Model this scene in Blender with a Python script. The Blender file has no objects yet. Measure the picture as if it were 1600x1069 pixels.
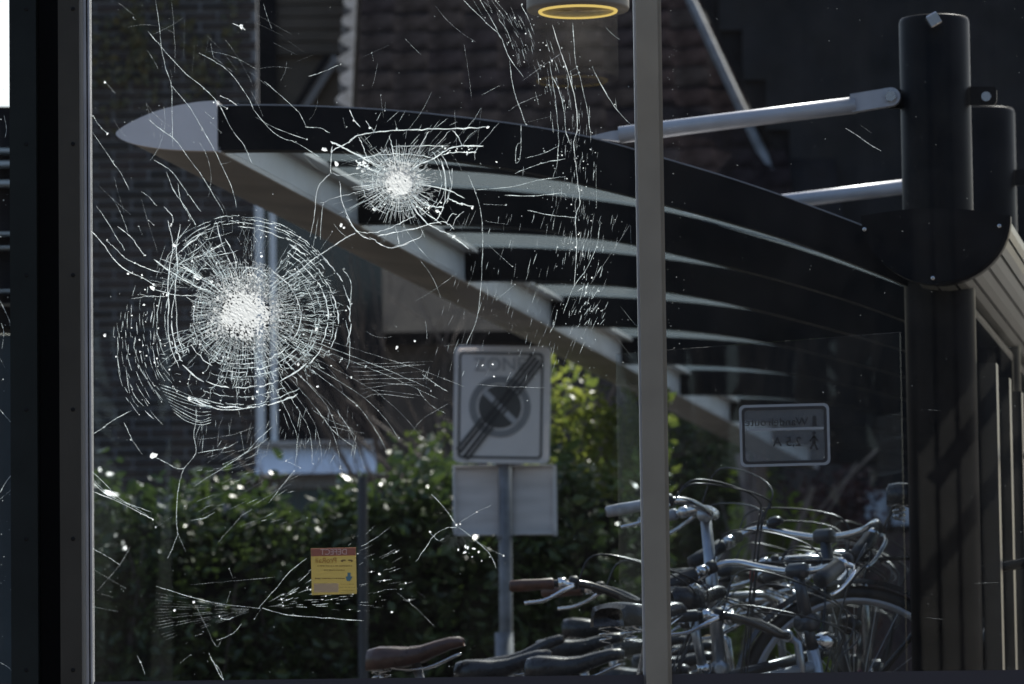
import bpy, math, random
from mathutils import Vector, Matrix

# ------------------------------------------------------------------ camera, sky, sun
scene = bpy.context.scene
COL = scene.collection
F = 7170.0                      # focal length in pixels of a 1600 px wide frame
EYE = Vector((0, 0, 0.65))
PITCH, ROLL = math.radians(5.1), math.radians(0.75)
fwd = Vector((0, math.cos(PITCH), math.sin(PITCH)))
r0, u0 = Vector((1, 0, 0)), Vector((0, -math.sin(PITCH), math.cos(PITCH)))
CX = math.cos(ROLL) * r0 - math.sin(ROLL) * u0
CY = math.sin(ROLL) * r0 + math.cos(ROLL) * u0
cam_d = bpy.data.cameras.new('camera')
cam = bpy.data.objects.new('camera', cam_d)
COL.objects.link(cam)
m3 = Matrix((CX, CY, -fwd)).transposed()
cam.matrix_world = Matrix.Translation(EYE) @ m3.to_4x4()
cam_d.sensor_width = 36.0
cam_d.lens = F / 1600.0 * 36.0
cam_d.clip_start, cam_d.clip_end = 0.1, 2000
cam_d.dof.use_dof = True
cam_d.dof.focus_distance = 10.6
cam_d.dof.aperture_fstop = 7.6
scene.camera = cam

SUN_AZ, SUN_EL = math.radians(22), math.radians(47)     # in front of the camera, to the right
world = bpy.data.worlds.new('World')
scene.world = world
world.use_nodes = True
wn = world.node_tree
bg = wn.nodes['Background']
sky = wn.nodes.new('ShaderNodeTexSky')
sky.sky_type = 'NISHITA'
sky.sun_disc = False
sky.dust_density, sky.air_density = 3.0, 1.0
sky.sun_elevation, sky.sun_rotation = SUN_EL, SUN_AZ
wn.links.new(sky.outputs[0], bg.inputs[0])
bg.inputs[1].default_value = 0.125
sun_d = bpy.data.lights.new('sun', 'SUN')
sun_d.energy, sun_d.angle, sun_d.color = 5.0, math.radians(0.53), (1.0, 0.95, 0.88)
sun = bpy.data.objects.new('sun', sun_d)
COL.objects.link(sun)
SUNV = Vector((math.sin(SUN_AZ) * math.cos(SUN_EL), math.cos(SUN_AZ) * math.cos(SUN_EL), math.sin(SUN_EL)))
sun.rotation_euler = (-SUNV).to_track_quat('-Z', 'Y').to_euler()
sun.location = (3, 10, 20)
vs = scene.view_settings
vs.view_transform, vs.look, vs.exposure, vs.gamma = 'Standard', 'None', 0.58, 1.0
vs.use_curve_mapping = False
scene.render.engine = 'CYCLES'
cy = scene.cycles
cy.use_denoising = True
cy.max_bounces, cy.transparent_max_bounces = 8, 24
cy.diffuse_bounces, cy.glossy_bounces = 3, 3
cy.caustics_reflective = cy.caustics_refractive = False
cy.sample_clamp_indirect = 6

rng = random.Random(7)


def ray(px, py):
    return CX * ((px - 800) / F) - CY * ((py - 534.5) / F) + fwd


def P(px, py, Y):
    """the point of the place at depth Y that lies on the sight line of a photo pixel"""
    d = ray(px, py)
    return EYE + d * (Y / d.y)


def PL(px, py, point, normal):
    d = ray(px, py)
    return EYE + d * ((point - EYE).dot(normal) / d.dot(normal))


# ------------------------------------------------------------------ materials
def mat(name, col, rough=0.5, metal=0.0, var=0.0, vscale=8.0, bump=0.0, bscale=40.0, spec=0.5, col2=None, stretch=None):
    m = bpy.data.materials.new(name)
    m.use_nodes = True
    nt = m.node_tree
    b = nt.nodes['Principled BSDF']
    b.inputs['Base Color'].default_value = (*col, 1)
    b.inputs['Roughness'].default_value = rough
    b.inputs['Metallic'].default_value = metal
    b.inputs['Specular IOR Level'].default_value = spec
    if var or bump:
        tc = nt.nodes.new('ShaderNodeTexCoord')
        src = tc.outputs['Object']
        if stretch:
            mp = nt.nodes.new('ShaderNodeMapping')
            mp.inputs['Scale'].default_value = stretch
            nt.links.new(src, mp.inputs[0])
            src = mp.outputs[0]
    if var:
        n = nt.nodes.new('ShaderNodeTexNoise')
        n.inputs['Scale'].default_value = vscale
        n.inputs['Detail'].default_value = 6
        nt.links.new(src, n.inputs['Vector'])
        cr = nt.nodes.new('ShaderNodeValToRGB')
        c2 = col2 or tuple(max(0, c * (1 + var)) for c in col)
        cr.color_ramp.elements[0].position, cr.color_ramp.elements[1].position = 0.32, 0.68
        cr.color_ramp.elements[0].color = (*[max(0, c * (1 - var)) for c in col], 1)
        cr.color_ramp.elements[1].color = (*c2, 1)
        nt.links.new(n.outputs['Fac'], cr.inputs[0])
        nt.links.new(cr.outputs[0], b.inputs['Base Color'])
        rr = nt.nodes.new('ShaderNodeMapRange')
        rr.inputs['To Min'].default_value = max(0.03, rough * 0.8)
        rr.inputs['To Max'].default_value = min(1.0, rough * 1.25)
        nt.links.new(n.outputs['Fac'], rr.inputs['Value'])
        nt.links.new(rr.outputs[0], b.inputs['Roughness'])
    if bump:
        n2 = nt.nodes.new('ShaderNodeTexNoise')
        n2.inputs['Scale'].default_value = bscale
        n2.inputs['Detail'].default_value = 5
        nt.links.new(src, n2.inputs['Vector'])
        bp = nt.nodes.new('ShaderNodeBump')
        bp.inputs['Strength'].default_value = bump
        bp.inputs['Distance'].default_value = 0.01
        nt.links.new(n2.outputs['Fac'], bp.inputs['Height'])
        nt.links.new(bp.outputs[0], b.inputs['Normal'])
    return m


def mix_mat(name, parts_fn):
    m = bpy.data.materials.new(name)
    m.use_nodes = True
    nt = m.node_tree
    nt.nodes.remove(nt.nodes['Principled BSDF'])
    parts_fn(nt, nt.nodes['Material Output'])
    return m


def glass_mat(name, tint, ior, dirt=0.0, dscale=6.0, dirtcol=(0.75, 0.78, 0.85)):
    """thin clear pane: transparent with a Fresnel reflection and a film of dust"""
    def fn(nt, out):
        N, L = nt.nodes.new, nt.links.new
        t = N('ShaderNodeBsdfTransparent'); t.inputs[0].default_value = (*tint, 1)
        g = N('ShaderNodeBsdfGlossy'); g.inputs['Roughness'].default_value = 0.0
        # Schlick's reflectance of one face, the same from both sides
        lw = N('ShaderNodeLayerWeight'); lw.inputs[0].default_value = 0.5
        pw = N('ShaderNodeMath'); pw.operation = 'POWER'; pw.inputs[1].default_value = 5.0
        fr = N('ShaderNodeMath'); fr.operation = 'MULTIPLY_ADD'
        f0 = ((ior - 1) / (ior + 1)) ** 2
        fr.inputs[1].default_value = 1 - f0; fr.inputs[2].default_value = f0
        L(lw.outputs['Facing'], pw.inputs[0]); L(pw.outputs[0], fr.inputs[0])
        mx = N('ShaderNodeMixShader')
        L(fr.outputs[0], mx.inputs[0]); L(t.outputs[0], mx.inputs[1]); L(g.outputs[0], mx.inputs[2])
        last = mx.outputs[0]
        if dirt:
            tc = N('ShaderNodeTexCoord'); n = N('ShaderNodeTexNoise'); n.inputs['Scale'].default_value = dscale
            n.inputs['Detail'].default_value = 8; n.inputs['Roughness'].default_value = 0.65
            L(tc.outputs['Object'], n.inputs['Vector'])
            r = N('ShaderNodeMapRange'); r.inputs['From Min'].default_value = 0.35; r.inputs['From Max'].default_value = 0.85
            r.inputs['To Max'].default_value = dirt
            L(n.outputs['Fac'], r.inputs['Value'])
            d = N('ShaderNodeBsdfTranslucent'); d.inputs[0].default_value = (*dirtcol, 1)
            m2 = N('ShaderNodeMixShader')
            L(r.outputs[0], m2.inputs[0]); L(last, m2.inputs[1]); L(d.outputs[0], m2.inputs[2]); last = m2.outputs[0]
        L(last, out.inputs['Surface'])
    return mix_mat(name, fn)


def crack_mat(name, opa, nscale=350.0, lo=0.35, hi=0.7, col=(0.86, 0.93, 0.95), floor=0.25):
    """broken glass edge: scatters the light that comes through it; opacity breaks up along the crack"""
    def fn(nt, out):
        N, L = nt.nodes.new, nt.links.new
        tc = N('ShaderNodeTexCoord'); n = N('ShaderNodeTexNoise'); n.inputs['Scale'].default_value = nscale
        n.inputs['Detail'].default_value = 2
        L(tc.outputs['Object'], n.inputs['Vector'])
        r = N('ShaderNodeMapRange'); r.inputs['From Min'].default_value = lo; r.inputs['From Max'].default_value = hi
        r.inputs['To Min'].default_value = opa * floor; r.inputs['To Max'].default_value = opa
        L(n.outputs['Fac'], r.inputs['Value'])
        d = N('ShaderNodeBsdfDiffuse'); d.inputs[0].default_value = (*col, 1)
        t = N('ShaderNodeBsdfTranslucent'); t.inputs[0].default_value = (*col, 1)
        a = N('ShaderNodeMixShader'); a.inputs[0].default_value = 0.7
        L(d.outputs[0], a.inputs[1]); L(t.outputs[0], a.inputs[2])
        tr = N('ShaderNodeBsdfTransparent')
        m = N('ShaderNodeMixShader')
        L(r.outputs[0], m.inputs[0]); L(tr.outputs[0], m.inputs[1]); L(a.outputs[0], m.inputs[2])
        L(m.outputs[0], out.inputs['Surface'])
    return mix_mat(name, fn)


def translucent_mat(name, col, trans=0.6, rough=0.4, tcol=None):
    def fn(nt, out):
        N, L = nt.nodes.new, nt.links.new
        d = N('ShaderNodeBsdfDiffuse'); d.inputs[0].default_value = (*col, 1)
        t = N('ShaderNodeBsdfTranslucent'); t.inputs[0].default_value = (*(tcol or col), 1)
        a = N('ShaderNodeMixShader'); a.inputs[0].default_value = trans
        L(d.outputs[0], a.inputs[1]); L(t.outputs[0], a.inputs[2])
        L(a.outputs[0], out.inputs['Surface'])
    return mix_mat(name, fn)


def leaf_mat(name, col, col2, rough=0.3, trans=0.3):
    def fn(nt, out):
        N, L = nt.nodes.new, nt.links.new
        oi = N('ShaderNodeNewGeometry')
        cr = N('ShaderNodeValToRGB')
        cr.color_ramp.elements[0].color = (*col, 1); cr.color_ramp.elements[1].color = (*col2, 1)
        L(oi.outputs['Random Per Island'], cr.inputs[0])
        p = N('ShaderNodeBsdfPrincipled'); p.inputs['Roughness'].default_value = rough
        L(cr.outputs[0], p.inputs['Base Color'])
        t = N('ShaderNodeBsdfTranslucent'); L(cr.outputs[0], t.inputs[0])
        a = N('ShaderNodeMixShader'); a.inputs[0].default_value = trans
        L(p.outputs[0], a.inputs[1]); L(t.outputs[0], a.inputs[2])
        L(a.outputs[0], out.inputs['Surface'])
    return mix_mat(name, fn)


# ------------------------------------------------------------------ mesh helpers
class MB:
    def __init__(s):
        s.v, s.f = [], []

    def poly(s, pts):
        n = len(s.v); s.v += [tuple(p) for p in pts]; s.f.append(tuple(range(n, n + len(pts))))

    def box(s, c, sx, sy, sz, ax=Vector((1, 0, 0)), ay=Vector((0, 1, 0)), az=Vector((0, 0, 1)), bev=0.0):
        c = Vector(c)
        n = len(s.v)
        if bev <= 0:
            for k in (-1, 1):
                for i, j in ((-1, -1), (1, -1), (1, 1), (-1, 1)):
                    s.v.append(tuple(c + ax * (i * sx / 2) + ay * (j * sy / 2) + az * (k * sz / 2)))
            q = [(0, 3, 2, 1), (4, 5, 6, 7), (0, 1, 5, 4), (1, 2, 6, 5), (2, 3, 7, 6), (3, 0, 4, 7)]
        else:   # chamfer the front and back edges
            b = bev
            for k, e in ((-1, b), (-1, 0), (1, 0), (1, b)):
                dz = sz / 2 - (b if e == 0 else 0)
                for i, j in ((-1, -1), (1, -1), (1, 1), (-1, 1)):
                    s.v.append(tuple(c + ax * (i * (sx / 2 - e)) + ay * (j * (sy / 2 - e)) + az * (k * dz)))
            q = [(0, 3, 2, 1), (12, 13, 14, 15)]
            for r in range(3):
                for i in range(4):
                    a, d = r * 4 + i, r * 4 + (i + 1) % 4
                    q.append((a, d, d + 4, a + 4))
        s.f += [tuple(n + i for i in t) for t in q]

    def prism(s, poly, ext):
        """solid from a planar outline swept along a vector"""
        n, k = len(s.v), len(poly)
        e = Vector(ext)
        s.v += [tuple(p) for p in poly] + [tuple(Vector(p) + e) for p in poly]
        s.f.append(tuple(range(n, n + k)))
        s.f.append(tuple(range(n + 2 * k - 1, n + k - 1, -1)))
        for i in range(k):
            j = (i + 1) % k
            s.f.append((n + j, n + i, n + k + i, n + k + j))

    def tube(s, pts, r, n=8, cap=True):
        pts = [Vector(p) for p in pts]
        rs = r if isinstance(r, (list, tuple)) else [r] * len(pts)
        base = len(s.v)
        up = None
        for i, p in enumerate(pts):
            d = (pts[min(i + 1, len(pts) - 1)] - pts[max(i - 1, 0)])
            if d.length < 1e-9:
                d = Vector((0, 0, 1))
            d.normalize()
            if up is None:
                up = d.orthogonal().normalized()
            up = (up - d * up.dot(d))
            up = up.normalized() if up.length > 1e-6 else d.orthogonal().normalized()
            w = d.cross(up)
            for k in range(n):
                a = 2 * math.pi * k / n
                s.v.append(tuple(p + (up * math.cos(a) + w * math.sin(a)) * rs[i]))
        for i in range(len(pts) - 1):
            for k in range(n):
                a, b = base + i * n + k, base + i * n + (k + 1) % n
                s.f.append((a, b, b + n, a + n))
        if cap:
            s.f.append(tuple(base + k for k in range(n - 1, -1, -1)))
            e = base + (len(pts) - 1) * n
            s.f.append(tuple(e + k for k in range(n)))

    def lathe(s, c, axis, prof, n=24, cap=True):
        c, axis = Vector(c), Vector(axis).normalized()
        a = axis.orthogonal().normalized(); b = axis.cross(a)
        base = len(s.v)
        for (r, h) in prof:
            for k in range(n):
                t = 2 * math.pi * k / n
                s.v.append(tuple(c + axis * h + (a * math.cos(t) + b * math.sin(t)) * r))
        for i in range(len(prof) - 1):
            for k in range(n):
                p, q = base + i * n + k, base + i * n + (k + 1) % n
                s.f.append((p, q, q + n, p + n))
        if cap:
            s.f.append(tuple(base + k for k in range(n - 1, -1, -1)))
            e = base + (len(prof) - 1) * n
            s.f.append(tuple(e + k for k in range(n)))

    def torus(s, c, axis, R, r, n=48, m=8, a0=0.0, a1=2 * math.pi, ref=None):
        c, axis = Vector(c), Vector(axis).normalized()
        a = (ref or axis.orthogonal()).normalized(); b = axis.cross(a)
        full = abs(a1 - a0 - 2 * math.pi) < 1e-6
        pts = []
        for i in range(n + (0 if full else 1)):
            t = a0 + (a1 - a0) * i / n
            pts.append(t)
        base = len(s.v)
        for t in pts:
            d = a * math.cos(t) + b * math.sin(t)
            for k in range(m):
                w = 2 * math.pi * k / m
                s.v.append(tuple(c + d * (R + r * math.cos(w)) + axis * (r * math.sin(w))))
        L = len(pts)
        for i in range(L if full else L - 1):
            for k in range(m):
                p, q = base + i * m + k, base + i * m + (k + 1) % m
                p2, q2 = base + ((i + 1) % L) * m + k, base + ((i + 1) % L) * m + (k + 1) % m
                s.f.append((p, q, q2, p2))

    def mesh(s, name, material, smooth=False):
        me = bpy.data.meshes.new(name)
        me.from_pydata(s.v, [], s.f)
        if material:
            me.materials.append(material)
        if smooth:
            for p in me.polygons:
                p.use_smooth = True
        me.update()
        return me

    def build(s, name, material, parent=None, smooth=False, kind=None, label=None):
        o = bpy.data.objects.new(name, s.mesh(name, material, smooth))
        COL.objects.link(o)
        if parent is not None:
            o.parent = parent
            root = parent
            off = Matrix.Identity(4)
            if parent.get('origin') is not None:
                o.matrix_parent_inverse = Matrix.Translation(-Vector(parent['origin']))
            elif parent.parent is not None and parent.parent.get('origin') is not None:
                pass
        if kind:
            o['kind'] = kind
        if label:
            o['label'] = label
        return o


def thing(name, label, cat, loc=(0, 0, 0), group=None, local=False):
    """an Empty at the thing's base; its parts are modelled in place (or in its own frame when local)"""
    o = bpy.data.objects.new(name, None)
    COL.objects.link(o)
    o.location = loc
    o.empty_display_size = 0.1
    if not local:
        o['origin'] = tuple(loc)
    o['label'], o['category'] = label, cat
    if group:
        o['group'] = group
    return o


def tag(o, label, cat, group=None):
    o['label'], o['category'] = label, cat
    if group:
        o['group'] = group
    return o


def text_part(name, body, size, material, origin, ax, ay, parent, align='CENTER', depth=0.0005, stretch=1.0):
    """flat lettering lying in the plane of ax (reading direction) and ay (up)"""
    cu = bpy.data.curves.new(name, 'FONT')
    cu.body, cu.size, cu.align_x, cu.align_y, cu.extrude = body, size, align, 'CENTER', depth
    cu.materials.append(material)
    cu.resolution_u = 3
    tmp = bpy.data.objects.new(name, cu)
    COL.objects.link(tmp)
    dg = bpy.context.evaluated_depsgraph_get()
    me = bpy.data.meshes.new_from_object(tmp.evaluated_get(dg))
    bpy.data.objects.remove(tmp)
    me.name = name
    az = ax.cross(ay)
    M = Matrix(((ax.x * stretch, ay.x, az.x, origin[0]), (ax.y * stretch, ay.y, az.y, origin[1]), (ax.z * stretch, ay.z, az.z, origin[2]), (0, 0, 0, 1)))
    me.transform(M)
    o = bpy.data.objects.new(name, me)
    COL.objects.link(o)
    if parent:
        o.parent = parent
        if parent.get('origin') is not None:
            o.matrix_parent_inverse = Matrix.Translation(-Vector(parent['origin']))
    return o


def spline(pts, n=8):
    """Catmull-Rom through the points"""
    pts = [Vector(p) for p in pts]
    if len(pts) < 3:
        return pts
    q = [pts[0] * 2 - pts[1]] + pts + [pts[-1] * 2 - pts[-2]]
    out = []
    for i in range(1, len(q) - 2):
        p0, p1, p2, p3 = q[i - 1], q[i], q[i + 1], q[i + 2]
        for k in range(n):
            t = k / n
            out.append(0.5 * ((2 * p1) + (p2 - p0) * t + (2 * p0 - 5 * p1 + 4 * p2 - p3) * t * t + (3 * p1 - p0 - 3 * p2 + p3) * t ** 3))
    out.append(pts[-1])
    return out


X, Yv, Z = Vector((1, 0, 0)), Vector((0, 1, 0)), Vector((0, 0, 1))
# ------------------------------------------------------------------ ground
M_ground = mat('paving', (0.085, 0.072, 0.062), 0.8, var=0.35, vscale=3, bump=0.3, bscale=30)
g = MB(); g.poly([(-300, -60, 0), (300, -60, 0), (300, 600, 0), (-300, 600, 0)])
o = g.build('ground', M_ground, kind='structure')
M_dark = mat('dark_facade', (0.012, 0.012, 0.014), 0.8, var=0.3, spec=.1)
# dark wall added behind the camera to keep sky reflections off the pane
w = MB(); w.box((0, -7, 3.5), 22, 0.3, 7)
o = w.build('sky_block_wall', M_dark, kind='structure')

# pale boards mirrored faintly by the right pane, plus added shade casters
M_stb = mat('station_board', (0.10, 0.10, 0.095), 0.7, var=0.15, vscale=4, spec=.2)
def MR(px, py, Yw):          # where the mirror image of a wall point must stand behind the camera
    p = P(px, py, 20.0 - Yw); return Vector((p.x, Yw, p.z))
for i in range(9):
    x0, x1 = MR(1432 + i * 33, 600, -6.8).x, MR(1432 + i * 33 + 26, 600, -6.8).x
    q = MB(); q.box(((x0 + x1) / 2, -6.82, 2.6), x1 - x0, .05, 5.2)
    q.build('board', M_stb, o)
e0, e1 = MR(1380, 790, -6.8), MR(1720, 321, -6.8)
q = MB()
dsun = Vector((math.sin(SUN_AZ) / math.cos(SUN_AZ), 1, math.tan(SUN_EL) / math.cos(SUN_AZ))) * .9
q.prism([e0 + dsun, e1 + dsun, e1 + dsun + Z * 6, e0 + dsun + Z * 8.0], Vector((0, -.06, 0)))
q.build('shade_slab', M_dark, o)  # unseen slab added to cast a slanting shadow on the boards
b0, b1 = MR(1450, 900, -6.8), MR(1600, 690, -6.8)
q = MB(); q.tube([b0 + dsun - Vector((.4, 0, .55)), b1 + dsun + Vector((.3, 0, .4))], .05, 8)
q.build('shade_bar', M_dark, o)  # unseen bar added for a second shadow band

# ------------------------------------------------------------------ brick house and its tiled roof
M_mortar = mat('mortar', (0.25, 0.245, 0.25), 0.9, var=0.2, vscale=20)
M_brick = [mat('brick_brown', (0.040, 0.031, 0.027), 0.85, var=0.35, vscale=14, bump=0.25),
           mat('brick_dark', (0.027, 0.023, 0.021), 0.85, var=0.35, vscale=14, bump=0.25),
           mat('brick_plum', (0.046, 0.034, 0.031), 0.85, var=0.35, vscale=14, bump=0.25)]
HY = 28.6
zt, zb = P(270, -60, HY).z, 0.0
xl, xr = P(70, 400, HY).x, P(403, 250, HY).x
org = Vector(((xl + xr) / 2, HY, 0))
house = thing('brick_house', 'dark brown brick house corner behind the white canopy nose, ivy on its upper wall', 'house', org)
b = MB(); b.box(((xl + xr) / 2, HY + .041, zt / 2), xr - xl, .08, zt)
b.build('wall', M_mortar, house)
brick_meshes = []
for k in range(9):
    r = random.Random(k)
    q = MB()
    q.box((0, 0, 0), 0.203 + r.uniform(-.004, .003), 0.03, 0.046 + r.uniform(-.002, .002), bev=0.004)
    brick_meshes.append(q.mesh('brick', M_brick[k % 3]))
zlow = P(270, 770, HY).z
row, n_b = 0, 0
z = zlow
while z < P(270, -15, HY).z and n_b < 300:
    e = P(140, 400, HY).x - (0.17 if row % 2 else 0.06)       # left end of the row's first brick
    while e < xr - 0.03 and n_b < 300:
        wd = min(0.208, xr - 0.003 - e)
        o = bpy.data.objects.new('brick', brick_meshes[rng.randrange(9)])
        COL.objects.link(o)
        o.parent = house
        o.matrix_parent_inverse = Matrix.Translation(-org)
        o.location = (e + wd / 2, HY - 0.004 + rng.uniform(-.003, .003), z)
        o.scale = (wd / 0.208, 1, 1)
        n_b += 1
        e += 0.22
    z += 0.0625
    row += 1
# ivy on the wall
M_ivy = leaf_mat('ivy_leaf', (0.06, 0.065, 0.025), (0.17, 0.14, 0.06), 0.5, 0.35)
ivy = MB()
iv = thing('ivy', 'thin yellowing ivy trails climbing the upper brick wall', 'ivy', P(250, 150, HY))
stems = MB()
for s in range(9):
    px, py = rng.uniform(150, 400), rng.uniform(120, 230)
    pts = []
    for k in range(9):
        pts.append(P(px, py, HY - 0.03))
        px += rng.uniform(-16, 16); py -= rng.uniform(12, 26)
        for _ in range(6):
            if py < 140 and rng.random() < 0.9 or rng.random() < 0.35:
                c = P(px + rng.gauss(0, 9), py + rng.gauss(0, 8), HY - 0.05 - rng.random() * 0.05)
                a = rng.uniform(0, 6.28); sz = rng.uniform(0.012, 0.03)
                t = Vector((math.cos(a), rng.uniform(-.5, .5), math.sin(a))) * sz
                n = Vector((-math.sin(a), rng.uniform(-.6, .6), math.cos(a))) * sz * .7
                ivy.poly([c - t, c + n, c + t, c - n])
    stems.tube(spline(pts, 3), 0.004, 5)
ivy.build('foliage', M_ivy, iv)
stems.build('stem', mat('ivy_stem', (0.09, 0.07, 0.05), 0.8), iv)

# side wing: boarded gable, verge with stepped tile ends, tiled slope
WY = 30.0
M_board = mat('stained_board', (0.075, 0.060, 0.046), 0.75, var=0.3, vscale=5, stretch=(1, 1, 14))
M_gwall = mat('tan_wall', (0.075, 0.062, 0.048), 0.85, var=0.15)
M_tile = [mat('tile_umber', (0.019, 0.017, 0.018), 0.8, var=0.8, vscale=5, bump=0.4, bscale=30, spec=0.0),
          mat('tile_moss', (0.023, 0.020, 0.020), 0.85, var=0.8, vscale=5, bump=0.4, bscale=30, spec=0.0),
          mat('tile_plum', (0.017, 0.015, 0.017), 0.8, var=0.8, vscale=5, bump=0.4, bscale=30, spec=0.0)]
M_tileR = mat('tile_red', (0.020, 0.0155, 0.0165), 0.8, var=0.8, vscale=5, bump=0.4, bscale=30, spec=0.0)
wing = thing('side_wing', 'side wing with brown boarded gable and mossy tiled roof behind the canopy', 'house', P(560, 300, WY))
def rect(mb, x0, y0, x1, y1, Y, dep):
    a, c = P(x0, y1, Y), P(x1, y0, Y)
    mb.box(((a.x + c.x) / 2, Y + dep / 2, (a.z + c.z) / 2), abs(c.x - a.x), dep, abs(c.z - a.z))
GWY = 34.5
q = MB(); rect(q, 398, -60, 640, 900, GWY, 0.25); q.build('wall', M_gwall, wing)
q = MB(); rect(q, 556.5, 524, 1330, 1000, WY + .02, 0.25); q.build('rear_wall', mat('rear_brick', (0.055, 0.048, 0.044), .9, var=.5, vscale=3), wing)  # dark brown-grey rear wall of uneven tone
for i in range(6):      # boards above the cross rail
    q = MB(); rect(q, 432, -32 + i * 19.6, 600, -13.6 + i * 19.6, GWY - 0.02 - 0.004 * (i % 2), 0.06); q.build('board', M_board, wing)
q = MB(); rect(q, 402, -40, 431, 175, GWY - 0.06, 0.3); q.build('dark_upright', M_dark, wing)  # dark upright strip beside the boards
q = MB(); rect(q, 396, 84, 600, 88, GWY - 0.05, 0.08); q.build('cross_rail', M_gwall, wing)
q = MB()
a, c = P(512, 88, GWY - 0.1), P(448, 190, GWY - 0.1)
q.tube([a, c], 0.03, 4); q.build('dark_diagonal', M_dark, wing)  # dark slanting bar below the cross rail
q = MB(); a, c = P(526, 90, GWY - 0.06), P(462, 190, GWY - 0.06)
q.tube([a, c], 0.04, 4); q.build('downpipe', mat('zinc', (0.22, 0.22, 0.23), 0.5, 0.0), wing)
# roof slope: rises away from the eave
RA = math.radians(38)
eave = P(560, 520, WY - 0.2)
sl_up = Vector((0, math.cos(RA), math.sin(RA)))
sl_n = Vector((0, -math.sin(RA), math.cos(RA)))
x_verge = P(556, 100, WY + 2).x
hip0, hip1 = P(1222, 305, WY + 1.2), P(1070, -20, WY + 2.9)
q = MB()
Lr = 7.5
q.poly([eave.xyz * 1, Vector((P(1330, 520, WY).x, eave.y, eave.z)), Vector((P(1330, 520, WY).x, eave.y, eave.z)) + sl_up * Lr, eave + sl_up * Lr])
qq = MB(); e0 = Vector((x_verge, eave.y, eave.z)); e1 = Vector((P(1300, 400, WY + 2).x, eave.y, eave.z))
qq.prism([e0, e1, e1 + sl_up * Lr, e0 + sl_up * Lr], -sl_n * 0.1)
roof = qq.build('roof', M_dark, wing)
tile_me = []
for k in range(8):
    r = random.Random(50 + k)
    t = MB()
    # shallow barrel tile 0.25 wide, 0.36 long, thick nose
    W_, Lt, th = 0.25, 0.36, 0.014
    prof = [(-.5, 0.003), (-.42, .0), (0, .004), (.42, .009), (.5, 0.006)]
    n0 = 0
    for (yy, lift) in ((0, .020), (Lt, .012)):
        for (px_, pz) in prof:
            t.v.append((px_ * W_, yy, pz + lift + r.uniform(-.003, .003)))
        for (px_, pz) in prof:
            t.v.append((px_ * W_, yy, pz + lift - th))
    for i in range(4):
        t.f.append((i, i + 1, 11 + i, 10 + i))
        t.f.append((i + 1, i, 5 + i, 6 + i))
    tile_me.append(t.mesh('roof_tile', M_tile[k % 3]))
tile_red = [m.copy() for m in tile_me]
for m in tile_red:
    m.materials[0] = M_tileR
Rm = Matrix((X, sl_up, sl_n)).transposed().to_4x4()
n_t, rest = 0, MB()
cosr = 0
for rowi in range(30):
    s = rowi * 0.285
    for ci in range(15):
        base = Vector((x_verge + 0.125 + ci * 0.25, eave.y, eave.z)) + sl_up * s
        # only the part of the slope that can be seen over the canopy
        rel = base - EYE
        fy = rel.dot(fwd); ix = 800 + F * rel.dot(CX) / fy; iy = 534.5 - F * rel.dot(CY) / fy
        if iy < -90 or ix > 1230 or iy > 420 or (ix < 1000 and iy > 260):
            continue
        hipx = 1080 + (iy / 300.0) * 140
        if ix > hipx + 20:
            continue
        src = tile_red if ix > 1010 and rng.random() < 0.8 else tile_me
        o = bpy.data.objects.new('roof_tile', src[rng.randrange(8)])
        COL.objects.link(o)
        o.parent = wing
        o.matrix_parent_inverse = Matrix.Translation(-Vector(wing['origin']))
        o.matrix_basis = Matrix.Translation(base + sl_n * rng.uniform(0, .006)) @ Rm @ Matrix.Rotation(rng.uniform(-.02, .02), 4, 'Z')
        n_t += 1
# verge: stepped pale tile ends
M_verge = mat('verge_mortar', (0.13, 0.13, 0.135), 0.9, var=0.4, vscale=12, spec=.1)
for rowi in range(8, 26):
    s = rowi * 0.285
    c = Vector((x_verge - 0.035, eave.y - 0.02, eave.z)) + sl_up * (s + .12)
    q = MB()
    wv = [(-.14, .02), (-.10, .07), (-.03, .10 + rng.uniform(-.02, .03)), (.04, .09), (.09, .04), (.13, .03), (.14, .0), (-.14, .0)]
    pts = [c + sl_up * a_ * 1.0 + X * (-b_) for a_, b_ in wv]
    q.prism([p + sl_n * .06 for p in pts], -sl_n * .09)
    q.build('verge_tile', M_verge, wing)
q = MB(); q.tube([hip0, hip1], 0.035, 6)
hipo = q.build('hip_ridge', mat('hip_lead', (0.17, 0.18, 0.19), 0.6, var=.3), wing)

# dark boarded building to the right of the roof hip
M_clad = mat('black_cladding', (0.014, 0.014, 0.016), 0.6, spec=.2, var=0.4, vscale=5)
CYD = 31.5
clad = thing('dark_boarded_house', 'black vertically boarded building behind the mast and tie rods', 'house', P(1350, 600, CYD))
q = MB()
pts = [P(1072, -60, CYD + .05), P(1260, 340, CYD + .05), P(1260, 760, CYD + .05), P(1290, 760, CYD + .05), P(1290, 1190, CYD + .05), P(2200, 1190, CYD + .05), P(2200, -60, CYD + .05)]
q.prism([Vector((p.x, CYD + .05, p.z)) for p in pts], (0, 0.3, 0)); q.build('wall', M_dark, clad)
for i in range(18):
    x0 = 1086 + i * 37
    top = -50
    bot = 760 if x0 > 1255 else -60 + (x0 - 1072) / 190.0 * 400
    if bot < 20:
        continue
    q = MB(); rect(q, x0 + 1, top, x0 + 35, bot, CYD - 0.004 * (i % 2), 0.045); q.build('cladding_board', M_clad, clad)

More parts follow.
